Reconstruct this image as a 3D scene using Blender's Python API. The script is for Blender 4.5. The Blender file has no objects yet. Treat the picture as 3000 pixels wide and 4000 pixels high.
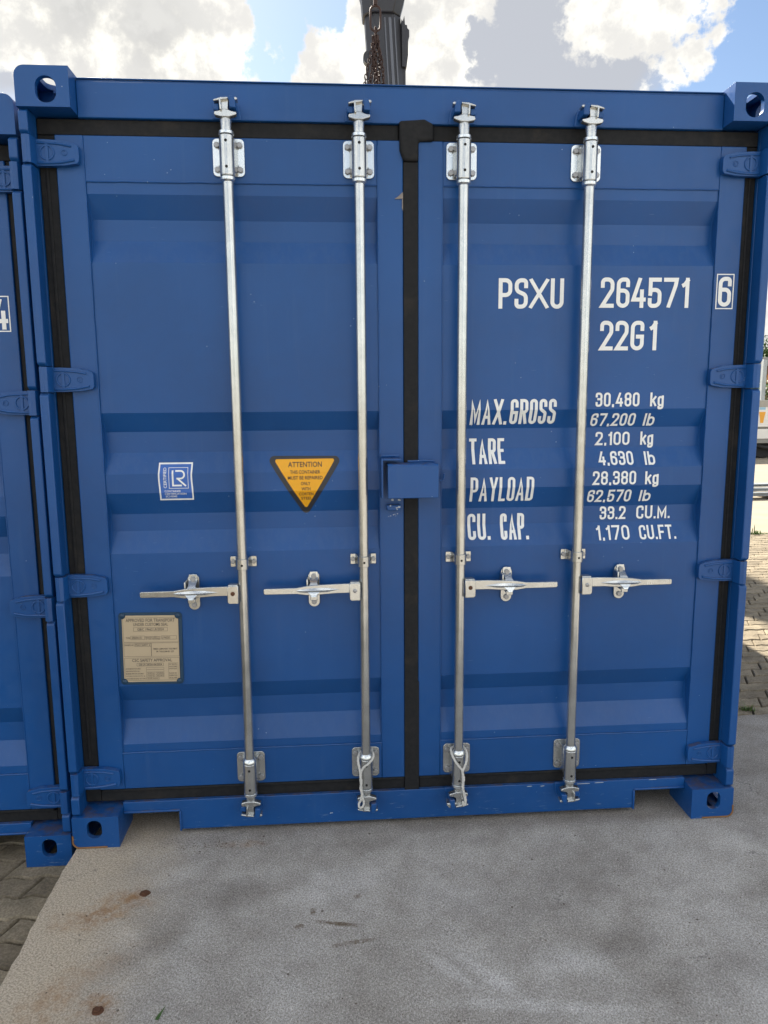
import bpy, bmesh, math, random
from mathutils import Vector, Matrix
R = math.radians
random.seed(7)
S = bpy.context.scene
COL = S.collection

# ------------------------------------------------------------------ camera
CAM_LOC = (-0.27681, -2.47384, 1.57848)
cam_d = bpy.data.cameras.new('camera')
cam = bpy.data.objects.new('camera', cam_d)
COL.objects.link(cam)
yaw, pit, rol = -0.0714635, 1.4182798, -0.0071784
cam.matrix_world = (Matrix.Translation(CAM_LOC) @ Matrix.Rotation(yaw, 4, 'Z')
                    @ Matrix.Rotation(pit, 4, 'X') @ Matrix.Rotation(rol, 4, 'Z'))
cam_d.sensor_fit = 'VERTICAL'
cam_d.sensor_height = 24.0
cam_d.lens = 24.0 * 2859.48 / 4000.0
cam_d.clip_start = 0.05
cam_d.clip_end = 3000
S.camera = cam

# ------------------------------------------------------------------ light
SUN_DIR = Vector((0.487, -1.00, -1.0)).normalized()      # direction the light travels
el = math.asin(-SUN_DIR.z)
az = math.atan2(-SUN_DIR.x, -SUN_DIR.y)                   # compass angle of the sun, from +Y towards +X
sun_d = bpy.data.lights.new('sun', 'SUN')
sun_d.energy = 4.6
sun_d.angle = R(0.53)
sun_d.color = (1.0, 0.93, 0.82)
sun = bpy.data.objects.new('sun', sun_d)
sun.rotation_euler = SUN_DIR.to_track_quat('-Z', 'Y').to_euler()
sun.location = (-6, 10, 14)
COL.objects.link(sun)

S.view_settings.view_transform = 'Standard'
S.view_settings.look = 'None'
S.view_settings.gamma = 1.0
S.view_settings.use_curve_mapping = False
S.view_settings.exposure = 1.70
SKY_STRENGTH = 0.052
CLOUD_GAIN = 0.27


class NT:
    """tiny helper for building node trees"""
    def __init__(s, tree):
        s.t = tree
        s.n = tree.nodes
        s.l = tree.links

    def node(s, typ, **kw):
        n = s.n.new(typ)
        for k, v in kw.items():
            setattr(n, k, v)
        return n

    def put(s, sock, v):
        if v is None:
            return
        if isinstance(v, bpy.types.NodeSocket):
            s.l.new(v, sock)
        else:
            sock.default_value = v

    def m(s, op, a, b=None, c=None, clamp=False):
        n = s.node('ShaderNodeMath', operation=op, use_clamp=clamp)
        s.put(n.inputs[0], a)
        s.put(n.inputs[1], b)
        s.put(n.inputs[2], c)
        return n.outputs[0]

    def vm(s, op, a, b=None, out=0):
        n = s.node('ShaderNodeVectorMath', operation=op)
        s.put(n.inputs[0], a)
        if b is not None:
            s.put(n.inputs[1], b)
        return n.outputs[out]

    def noise(s, vec, scale, detail=4, rough=0.55, dist=0.0, out=0):
        n = s.node('ShaderNodeTexNoise')
        s.put(n.inputs['Vector'], vec)
        n.inputs['Scale'].default_value = scale
        n.inputs['Detail'].default_value = detail
        n.inputs['Roughness'].default_value = rough
        n.inputs['Distortion'].default_value = dist
        return n.outputs[out]

    def ss(s, v, a, b, o0=0.0, o1=1.0):
        n = s.node('ShaderNodeMapRange', interpolation_type='SMOOTHSTEP')
        s.put(n.inputs[0], v)
        n.inputs[1].default_value = a
        n.inputs[2].default_value = b
        n.inputs[3].default_value = o0
        n.inputs[4].default_value = o1
        return n.outputs[0]

    def mix(s, f, a, b):
        n = s.node('ShaderNodeMix', data_type='RGBA')
        s.put(n.inputs[0], f)
        s.put(n.inputs[6], c4(a))
        s.put(n.inputs[7], c4(b))
        return n.outputs[2]

    def mul(s, f, a, b):
        n = s.node('ShaderNodeMix', data_type='RGBA', blend_type='MULTIPLY')
        s.put(n.inputs[0], f)
        s.put(n.inputs[6], c4(a))
        s.put(n.inputs[7], c4(b))
        return n.outputs[2]

    def mapping(s, vec, scale=(1, 1, 1), loc=(0, 0, 0), rot=(0, 0, 0)):
        n = s.node('ShaderNodeMapping')
        s.put(n.inputs[0], vec)
        n.inputs[1].default_value = loc
        n.inputs[2].default_value = rot
        n.inputs[3].default_value = scale
        return n.outputs[0]


def c4(c):
    if isinstance(c, (tuple, list)) and len(c) == 3:
        return (c[0], c[1], c[2], 1.0)
    return c


# ------------------------------------------------------------------ sky
world = bpy.data.worlds.new('World')
S.world = world
world.use_nodes = True
w = NT(world.node_tree)
w.n.clear()
sky = w.node('ShaderNodeTexSky', sky_type='NISHITA')
sky.sun_disc = False
sky.sun_elevation = el
sky.sun_rotation = az
sky.air_density = 1.0
sky.dust_density = 0.6
sky.ozone_density = 1.6
tc = w.node('ShaderNodeTexCoord')
D = w.vm('NORMALIZE', tc.outputs['Generated'])
warp = w.node('ShaderNodeTexNoise')
w.put(warp.inputs['Vector'], D)
warp.inputs['Scale'].default_value = 14
warp.inputs['Detail'].default_value = 3
wv = w.vm('SUBTRACT', warp.outputs['Color'], (0.5, 0.5, 0.5))
wvs = w.node('ShaderNodeVectorMath', operation='SCALE')
w.put(wvs.inputs[0], wv)
wvs.inputs[3].default_value = 0.035
DW = w.vm('ADD', D, wvs.outputs[0])


def blob_field(blobs):
    f = None
    for (d, r) in blobs:
        dist = w.vm('DISTANCE', DW, d, out=1)
        v = w.m('SUBTRACT', r, dist)
        f = v if f is None else w.m('MAXIMUM', f, v)
    return f


CUMULUS = [((-0.262, 0.872, 0.415), .115), ((-0.186, 0.894, 0.400), .115), ((-0.135, .915, .38), .055),
           ((-0.315, .875, .345), .03), ((-0.16, .89, .43), .075), ((-.36, .83, .43), .09),
           ((0.002, .932, .362), .044), ((.04, .915, .392), .055), ((.10, .899, .418), .075), ((.145, .912, .382), .045),
           ((.160, .918, .362), .036), ((.035, .905, .425), .032), ((.12, .88, .46), .07),
           ((-0.055, .919, .391), .018), ((-.085, .93, .365), .016),
           ((.305, .857, .422), .05), ((.36, .835, .422), .055), ((.40, .815, .42), .032), ((.32, .862, .388), .018),
           ((.405, .838, .362), .028), ((.385, .853, .348), .026), ((.365, .865, .335), .02), ((.425, .82, .38), .018),
           ((.47, .85, .02), .09), ((.50, .84, .12), .07)]
VEIL = [((.24, .887, .395), .125), ((.33, .868, .37), .075), ((-.34, .87, .35), .05), ((.3, .93, .2), .12)]
cum = blob_field(CUMULUS)
veil = blob_field(VEIL)
n1 = w.noise(D, 22, 9, 0.60)
n2 = w.noise(w.mapping(D, (1, 1, 1.6), (3, 1, 2)), 5.0, 8, 0.55)
n3 = w.noise(w.mapping(D, (1, 1, 1), (7, 2, 5)), 60, 6, 0.6)
rag = w.m('MULTIPLY', w.m('SUBTRACT', n1, 0.5), 0.13)
rag2 = w.m('MULTIPLY', w.m('SUBTRACT', n3, 0.5), 0.03)
field = w.m('ADD', w.m('ADD', cum, rag), rag2)
# general cloud field over the rest of the sky, fading out round the patch that the blobs describe
gen = w.m('MULTIPLY', w.m('SUBTRACT', n2, 0.50), 0.75)
away = w.ss(w.vm('DISTANCE', D, (0.06, 0.90, 0.40), out=1), 0.38, 0.60, -0.30, 0.0)
gen = w.m('ADD', gen, away)
field = w.m('MAXIMUM', field, gen)
dens = w.ss(field, 0.0, 0.016)
core = w.ss(w.m('ADD', field, w.m('MULTIPLY', w.m('SUBTRACT', n1, 0.5), 0.09)), 0.025, 0.115)
veil_d = w.m('MULTIPLY', w.ss(w.m('ADD', veil, w.m('MULTIPLY', w.m('SUBTRACT', n2, .5), .10)), -0.01, 0.04), 0.9)
bright = w.mix(w.ss(n1, 0.35, 0.62), (1.55, 1.50, 1.36), (1.02, 1.00, 0.96))
grey = w.mix(w.ss(n1, 0.35, 0.65), (0.68, 0.68, 0.67), (0.92, 0.91, 0.88))
ccol = w.mix(core, bright, grey)
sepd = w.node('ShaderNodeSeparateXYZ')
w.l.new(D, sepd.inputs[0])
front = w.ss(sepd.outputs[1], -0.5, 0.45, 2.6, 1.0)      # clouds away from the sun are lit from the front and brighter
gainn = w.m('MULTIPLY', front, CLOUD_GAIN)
bg_sky = w.node('ShaderNodeBackground')
w.l.new(sky.outputs[0], bg_sky.inputs[0])
bg_sky.inputs[1].default_value = SKY_STRENGTH
bg_veil = w.node('ShaderNodeBackground')
bg_veil.inputs[0].default_value = (0.67, 0.68, 0.71, 1)
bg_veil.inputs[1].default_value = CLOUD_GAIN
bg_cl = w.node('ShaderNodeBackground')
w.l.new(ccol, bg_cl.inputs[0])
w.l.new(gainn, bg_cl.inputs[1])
mx1 = w.node('ShaderNodeMixShader')
w.l.new(veil_d, mx1.inputs[0])
w.l.new(bg_sky.outputs[0], mx1.inputs[1])
w.l.new(bg_veil.outputs[0], mx1.inputs[2])
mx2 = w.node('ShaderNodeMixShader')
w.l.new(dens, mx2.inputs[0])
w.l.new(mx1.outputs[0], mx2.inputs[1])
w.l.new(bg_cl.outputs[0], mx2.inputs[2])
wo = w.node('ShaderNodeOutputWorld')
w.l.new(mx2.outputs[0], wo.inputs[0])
world.cycles.sampling_method = 'MANUAL'
world.cycles.sample_map_resolution = 512


# ------------------------------------------------------------------ materials
def material(name):
    m = bpy.data.materials.new(name)
    m.use_nodes = True
    t = NT(m.node_tree)
    b = m.node_tree.nodes['Principled BSDF']
    t.b = b
    t.geo = t.node('ShaderNodeTexCoord').outputs['Object']
    g = t.node('ShaderNodeNewGeometry')
    t.pos = g.outputs['Position']
    t.nrm = g.outputs['Normal']
    return m, t


def bump(t, h, strength=0.3, dist=0.002):
    n = t.node('ShaderNodeBump')
    n.inputs['Strength'].default_value = strength
    n.inputs['Distance'].default_value = dist
    t.put(n.inputs['Height'], h)
    t.l.new(n.outputs[0], t.b.inputs['Normal'])


def simple(name, col, rough=0.6, metal=0.0, var=0.12, scale=30, bmp=0.15, bd=0.001):
    m, t = material(name)
    n = t.noise(t.pos, scale, 5)
    c = t.mul(1.0, col, t.mix(n, (1 - var,) * 3, (1 + var,) * 3))
    t.put(t.b.inputs['Base Color'], c)
    t.b.inputs['Roughness'].default_value = rough
    t.b.inputs['Metallic'].default_value = metal
    bump(t, t.noise(t.pos, scale * 6, 3), bmp, bd)
    return m


def mat_paint(name='blue_container_paint', col=(0.0046, 0.062, 0.226)):
    m, t = material(name)
    broad = t.noise(t.pos, 1.7, 5, 0.6)
    fine = t.noise(t.pos, 26, 5, 0.6)
    c = t.mix(t.ss(broad, 0.3, 0.7), tuple(x * 0.90 for x in col), tuple(x * 1.10 for x in col))
    c = t.mix(t.ss(fine, 0.35, 0.75, 0, 0.22), c, (0.0075, 0.073, 0.240))
    # thin dust on upward facing ledges
    sep = t.node('ShaderNodeSeparateXYZ')
    t.l.new(t.nrm, sep.inputs[0])
    dustn = t.noise(t.mapping(t.pos, (1, 1, 0.25)), 45, 5, 0.65)
    up = t.m('MULTIPLY', t.ss(sep.outputs[2], 0.15, 0.95), t.ss(dustn, 0.40, 0.62, 0.0, 0.14))
    c = t.mix(up, c, (0.20, 0.22, 0.26))
    grime = t.noise(t.pos, 21, 6, 0.7)
    gm = t.m('MULTIPLY', t.ss(sep.outputs[2], 0.6, 0.98), t.ss(grime, 0.47, 0.60, 0.0, 0.55))
    c = t.mix(gm, c, (0.10, 0.062, 0.035))
    scr = t.noise(t.mapping(t.pos, (1, 1, 7), rot=(0, 0.5, 0)), 30, 3, 0.4)
    c = t.mix(t.m('MULTIPLY', t.ss(scr, 0.735, 0.75, 0, .35), t.m('GREATER_THAN', broad, .52)), c, (0.10, 0.18, 0.36))
    # faint vertical wash streaks
    st = t.noise(t.mapping(t.pos, (1, 1, 0.05)), 38, 4, 0.6)
    c = t.mix(t.ss(st, 0.56, 0.72, 0, 0.07), c, (0.07, 0.13, 0.26))
    # little pale chips
    v = t.node('ShaderNodeTexVoronoi')
    t.put(v.inputs['Vector'], t.pos)
    v.inputs['Scale'].default_value = 42
    chip = t.m('MULTIPLY', t.m('LESS_THAN', v.outputs['Distance'], 0.060),
               t.m('GREATER_THAN', t.noise(t.pos, 7, 3), 0.62))
    c = t.mix(chip, c, (0.30, 0.38, 0.50))
    # scuffs low down
    sp = t.node('ShaderNodeSeparateXYZ')
    t.l.new(t.pos, sp.inputs[0])
    low = t.ss(sp.outputs[2], 0.0, 0.18, 1.0, 0.0)
    sc = t.noise(t.mapping(t.pos, (0.5, 1, 3.0)), 34, 6, 0.7)
    c = t.mix(t.m('MULTIPLY', low, t.ss(sc, 0.60, 0.68, 0, 0.55)), c, (0.20, 0.28, 0.40))
    t.put(t.b.inputs['Base Color'], c)
    t.put(t.b.inputs['Roughness'], t.ss(fine, 0.2, 0.8, 0.30, 0.44))
    t.b.inputs['Specular IOR Level'].default_value = 0.42
    orange = t.noise(t.pos, 260, 2, 0.5)
    warp_ = t.noise(t.pos, 5, 3, 0.5)
    bump(t, t.m('ADD', t.m('MULTIPLY', orange, 0.25), t.m('MULTIPLY', warp_, 1.6)), 0.35, 0.0016)
    return m


def mat_galv(name='galvanised_steel', base=(0.53, 0.54, 0.53), rough=(0.22, 0.27), dark=0.0):
    m, t = material(name)
    st = t.noise(t.mapping(t.pos, (1, 1, 0.06)), 90, 5, 0.65)
    bl = t.noise(t.pos, 16, 6, 0.6)
    c = t.mix(t.ss(bl, 0.3, 0.7), tuple(x * 0.90 for x in base), tuple(min(1, x * 1.08) for x in base))
    c = t.mix(t.ss(st, 0.50, 0.74, 0, 0.22), c, (0.42, 0.42, 0.40))
    sp = t.noise(t.mapping(t.pos, (1, 1, .5)), 55, 3)
    c = t.mix(t.ss(sp, 0.78, 0.80, 0, 0.5), c, (0.20, 0.17, 0.14))
    t.put(t.b.inputs['Base Color'], c)
    t.b.inputs['Metallic'].default_value = 0.92
    t.put(t.b.inputs['Roughness'], t.ss(bl, 0.25, 0.75, rough[0], rough[1]))
    bump(t, t.noise(t.mapping(t.pos, (1, 1, .15)), 60, 2), 0.03, 0.0006)
    return m


def mat_rubber():
    m, t = material('black_rubber_gasket')
    d = t.noise(t.mapping(t.pos, (1, 1, 1)), 9, 7, 0.68)
    f = t.noise(t.pos, 60, 4, 0.6)
    c = t.mix(t.ss(f, 0.3, 0.7), (0.0085, 0.0095, 0.0115), (0.0150, 0.0155, 0.0170))
    c = t.mix(t.ss(d, 0.52, 0.78, 0, 0.45), c, (0.055, 0.045, 0.034))
    t.put(t.b.inputs['Base Color'], c)
    t.b.inputs['Roughness'].default_value = 0.75
    t.b.inputs['Specular IOR Level'].default_value = 0.25
    bump(t, f, 0.3, 0.001)
    return m


def ellipse(t, sep, cx, cy, rx, ry, rot=0.0, soft=0.5, nz=None, amp=0.5):
    """soft irregular stain mask centred at world (cx, cy)"""
    ca, sa = math.cos(rot), math.sin(rot)
    dx = t.m('SUBTRACT', sep.outputs[0], cx)
    dy = t.m('SUBTRACT', sep.outputs[1], cy)
    a = t.m('DIVIDE', t.m('ADD', t.m('MULTIPLY', dx, ca), t.m('MULTIPLY', dy, sa)), rx)
    b = t.m('DIVIDE', t.m('SUBTRACT', t.m('MULTIPLY', dy, ca), t.m('MULTIPLY', dx, sa)), ry)
    r = t.m('SQRT', t.m('ADD', t.m('MULTIPLY', a, a), t.m('MULTIPLY', b, b)))
    if nz is not None:
        r = t.m('ADD', r, t.m('MULTIPLY', t.m('SUBTRACT', nz, 0.5), amp))
    return t.ss(r, 1.0 - soft, 1.0 + soft * .3, 1.0, 0.0)


def mat_concrete():
    m, t = material('weathered_concrete')
    sep = t.node('ShaderNodeSeparateXYZ')
    t.l.new(t.pos, sep.inputs[0])
    broad = t.noise(t.pos, 1.5, 6, 0.62)
    mid = t.noise(t.pos, 7.5, 7, 0.68)
    fine = t.noise(t.mapping(t.pos, (1, 1, 1), rot=(0, 0, .6)), 170, 5, 0.75)
    fibre = t.noise(t.mapping(t.pos, (1.0, 0.40, 1), rot=(0, 0, -.5)), 290, 3, 0.7, 0.5)
    grit = t.noise(t.pos, 330, 2, 0.6)
    c = t.mix(t.ss(mid, 0.30, 0.70), (0.375, 0.352, 0.320), (0.500, 0.478, 0.442))
    c = t.mix(t.ss(broad, 0.36, 0.66), t.mul(1.0, c, (0.88, 0.87, 0.86)), t.mul(1.0, c, (1.10, 1.11, 1.13)))
    c = t.mul(t.ss(fine, 0.40, 0.56, 1.0, 0.0), c, (0.62, 0.60, 0.58))
    c = t.mul(t.ss(fibre, 0.52, 0.62, 0.0, 0.9), c, (1.5, 1.5, 1.5))
    c = t.mul(t.ss(grit, 0.56, 0.62, 0.0, 0.8), c, (0.42, 0.40, 0.38))
    warpn = t.noise(t.pos, 9, 6, 0.7)
    # beige worn edge strip along the left side
    edge = t.ss(t.m('ADD', sep.outputs[0], t.m('MULTIPLY', t.m('SUBTRACT', warpn, .5), .30)), -1.12, -0.72, 1.0, 0.0)
    c = t.mix(t.m('MULTIPLY', edge, 0.80), c, t.mul(1.0, (0.56, 0.465, 0.34), t.mix(t.ss(fine, .38, .60), (.60, .60, .60), (1.2, 1.2, 1.2))))
    # rust run-off
    brk = t.noise(t.pos, 34, 6, 0.72)
    rust_c = t.mix(t.ss(mid, 0.40, 0.62), (0.25, 0.115, 0.035), (0.36, 0.22, 0.11))
    for (cx, cy, rx, ry, ro, k) in ((-1.01, -.335, .14, .080, .45, .75), (-.98, -.60, .15, .07, .9, .30),
                                    (-1.08, -.72, .15, .08, .9, .38), (-.93, -.27, .035, .03, 0, .9),
                                    (-.92, -.70, .05, .06, 0, .8), (-.95, -.80, .12, .06, .5, .35), (-.62, -.02, .10, .025, 0, .35)):
        e = ellipse(t, sep, cx, cy, rx, ry, ro, 0.9, warpn, 2.6)
        e = t.m('MULTIPLY', e, t.ss(brk, 0.38, 0.60, 0.25, 1.0))
        c = t.mix(t.m('MULTIPLY', e, k), c, rust_c)
    pits = t.ss(t.noise(t.pos, 48, 5, 0.75), 0.62, 0.68)
    zone = ellipse(t, sep, -1.0, -.45, .26, .34, 0, 0.8, warpn, 1.0)
    c = t.mix(t.m('MULTIPLY', t.m('MULTIPLY', pits, zone), .7), c, (0.52, 0.47, 0.40))
    hol = t.ss(t.noise(t.mapping(t.pos, (1, 1, 1), (4, 2, 0)), 70, 4, 0.7), 0.66, 0.70)
    c = t.mix(t.m('MULTIPLY', hol, .55), c, (0.09, 0.075, 0.055))
    # slab darker from the sill line back under the container
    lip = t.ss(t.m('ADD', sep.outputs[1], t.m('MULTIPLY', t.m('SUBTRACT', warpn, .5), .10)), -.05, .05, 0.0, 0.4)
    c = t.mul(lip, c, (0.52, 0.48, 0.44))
    # grey oil / damp patches
    for (cx, cy, rx, ry, ro, k) in ((-.60, -.285, .13, .085, .2, .55), (.33, -.37, .42, .19, .05, .42), (.56, -.60, .12, .08, 0, .5),
                                    (-.85, -.52, .2, .06, .9, .35), (1.25, -.05, .16, .12, 0, .55), (.62, -.22, .30, .16, .1, .35),
                                    (.75, -.74, .35, .10, .2, .35), (-.05, -.06, .5, .05, 0, .35), (1.1, -.42, .10, .06, 0, .35),
                                    (.42, -.43, .05, .03, .3, .55), (.90, .05, .5, .06, 0, .35)):
        e = ellipse(t, sep, cx, cy, rx, ry, ro, 0.8, warpn, 1.2)
        c = t.mul(t.m('MULTIPLY', e, k * .8), c, (0.48, 0.46, 0.45))
    # pale tyre-wiped streaks and patches
    for (cx, cy, rx, ry, ro, k) in ((.36, -.66, .15, .065, -.1, .55), (.02, -.655, .025, .12, .75, .55), (.14, -.70, .03, .14, .75, .55),
                                    (-.30, -.28, .22, .09, .4, .35), (-.45, -.20, .18, .07, 0, .3), (.22, -.80, .30, .025, -.12, .5),
                                    (-.84, -.19, .07, .06, .6, .45), (-.90, -.47, .05, .08, .7, .4), (.05, -.36, .16, .10, 0, .2)):
        e = ellipse(t, sep, cx, cy, rx, ry, ro, 0.7, warpn, 1.0)
        c = t.mix(t.m('MULTIPLY', e, k), c, t.mul(1.0, c, (1.42, 1.46, 1.52)))
    # brown scrape marks
    for (cx, cy, rx, ry, ro, k) in ((-.285, -.452, .085, .011, -.22, .9), (-.235, -.535, .075, .011, .14, .75), (-.36, -.39, .012, .02, 0, .8),
                                    (-.40, -.455, .02, .012, .4, .7), (-.22, -.335, .02, .012, .7, .6)):
        e = ellipse(t, sep, cx, cy, rx, ry, ro, 0.6, fine, 1.5)
        c = t.mix(t.m('MULTIPLY', t.m('MULTIPLY', e, k), t.ss(brk, 0.40, 0.58, 0.15, 1.0)), c, (0.12, 0.085, 0.050))
    # scattered dark specks
    v = t.node('ShaderNodeTexVoronoi')
    t.put(v.inputs['Vector'], t.mapping(t.pos, (1, 1, 0.01)))
    v.inputs['Scale'].default_value = 11
    spk = t.m('MULTIPLY', t.m('LESS_THAN', v.outputs['Distance'], t.m('MULTIPLY', mid, 0.095)), t.m('GREATER_THAN', broad, 0.47))
    c = t.mix(t.m('MULTIPLY', spk, .8), c, (0.075, 0.055, 0.04))
    # hairline cracks
    vc = t.node('ShaderNodeTexVoronoi', feature='DISTANCE_TO_EDGE')
    wrp = t.vm('ADD', t.pos, t.vm('MULTIPLY', t.noise(t.pos, 5, 5, 0.7, out=1), (0.35, 0.35, 0)))
    t.put(vc.inputs['Vector'], t.mapping(wrp, (1, 1, .01)))
    vc.inputs['Scale'].default_value = 1.1
    cr = t.m('MULTIPLY', t.m('LESS_THAN', vc.outputs[0], 0.0024), t.m('GREATER_THAN', mid, 0.55))
    c = t.mix(t.m('MULTIPLY', cr, .40), c, (0.06, 0.055, 0.05))
    t.put(t.b.inputs['Base Color'], c)
    t.b.inputs['Roughness'].default_value = 0.9
    t.b.inputs['Specular IOR Level'].default_value = 0.25
    h = t.m('ADD', t.m('MULTIPLY', fine, 0.9), t.m('ADD', t.m('MULTIPLY', fibre, 0.6), t.m('MULTIPLY', mid, 1.5)))
    bump(t, h, 0.75, 0.004)
    return m


def mat_brick(name, base, alt):
    m, t = material(name)
    inf = t.node('ShaderNodeObjectInfo')
    mid = t.noise(t.pos, 9, 6, 0.65)
    fine = t.noise(t.pos, 120, 4, 0.7)
    c = t.mix(inf.outputs['Random'], base, alt)
    c = t.mul(1.0, c, t.mix(t.ss(mid, 0.3, 0.7), (0.72, 0.72, 0.72), (1.2, 1.2, 1.2)))
    c = t.mul(t.ss(fine, 0.40, 0.62, 0.8, 0.0), c, (0.6, 0.6, 0.58))
    t.put(t.b.inputs['Base Color'], c)
    t.b.inputs['Roughness'].default_value = 0.9
    t.b.inputs['Specular IOR Level'].default_value = 0.25
    bump(t, t.m('ADD', fine, mid), 0.6, 0.003)
    return m


def mat_plain(name, col, rough=0.5, metal=0.0, spec=0.5):
    m, t = material(name)
    n = t.noise(t.pos, 40, 4)
    t.put(t.b.inputs['Base Color'], t.mul(1.0, col, t.mix(n, (.9, .9, .9), (1.08, 1.08, 1.08))))
    t.b.inputs['Roughness'].default_value = rough
    t.b.inputs['Metallic'].default_value = metal
    t.b.inputs['Specular IOR Level'].default_value = spec
    return m


PAINT = mat_paint()
GALV = mat_galv()
GALV2 = mat_galv('bright_galvanised_pressing', (0.64, 0.67, 0.68), (0.22, 0.30))
BOLT = mat_galv('dull_bolt_steel', (0.36, 0.36, 0.37), (0.42, 0.6))
RUBBER = mat_rubber()
CONC = mat_concrete()
BRICK = mat_brick('grey_concrete_paver', (0.235, 0.195, 0.140), (0.315, 0.265, 0.190))
SOIL = simple('joint_soil', (0.040, 0.034, 0.024), 0.95, 0, .4, 60, .5, .003)
YARD = simple('pale_yard_concrete', (0.285, 0.245, 0.180), 0.9, 0, .22, 3.0, .3, .002)
INK = mat_plain('white_marking_film', (0.76, 0.77, 0.76), 0.5)
BLACK = mat_plain('black_print', (0.022, 0.023, 0.028), 0.45)
YELLOW = mat_plain('orange_yellow_film', (0.78, 0.365, 0.006), 0.42)
LRBLUE = mat_plain('bright_blue_film', (0.030, 0.115, 0.42), 0.42)
PLATE = simple('brushed_approval_plate', (0.50, 0.41, 0.285), 0.42, 0.35, .08, 12, .05)
TEXTP = mat_plain('etched_dark_text', (0.055, 0.05, 0.045), 0.6)
DARKP = simple('dark_teal_holder_paint', (0.008, 0.040, 0.085), 0.45)
HOLE = mat_plain('dark_hole', (0.006, 0.006, 0.006), 0.9)
ROPE = simple('pale_twisted_rope', (0.56, 0.55, 0.52), 0.85, 0, .25, 160, .5)
RUST = simple('rusty_iron', (0.10, 0.042, 0.020), 0.85, 0.1, .5, 60, .6, .003)
RUSTCH = simple('rusty_chain_steel', (0.062, 0.036, 0.028), 0.6, 0.55, .4, 40, .3)
BOOM = simple('dark_crane_steel', (0.040, 0.040, 0.045), 0.42, 0.35, .2, 5, .1)
BOOM2 = simple('pale_boom_wear_strip', (0.13, 0.135, 0.15), 0.4, 0.4, .15, 6, .1)
TYRE = simple('tyre_rubber', (0.018, 0.018, 0.018), 0.8)
WHITEP = simple('white_truck_paint', (0.72, 0.70, 0.66), 0.4, 0, .05, 4, .05)
GREYP = simple('grey_truck_steel', (0.24, 0.235, 0.22), 0.5, .3, .12, 8, .1)
STEEL = simple('grey_steel_beam_paint', (0.30, 0.32, 0.33), 0.5, .3, .15, 6, .1)
LEAF = simple('leaf_green', (0.050, 0.105, 0.022), 0.55, 0, .35, 14)
PETAL = mat_plain('white_petal', (0.72, 0.70, 0.60), 0.6)
WALLB = simple('far_brown_wall', (0.20, 0.105, 0.065), 0.85, 0, .25, 2)
ORANGEP = simple('faded_orange_panel', (0.48, 0.20, 0.04), 0.7)
DARKW = mat_plain('dark_opening', (0.03, 0.032, 0.035), 0.4)
EDGERUST = simple('bare_rusty_edge', (0.22, 0.105, 0.035), 0.7, 0.1, .4, 40)
TAPE = simple('torn_grey_film', (0.20, 0.175, 0.16), 0.6, 0, .4, 60)


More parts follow.
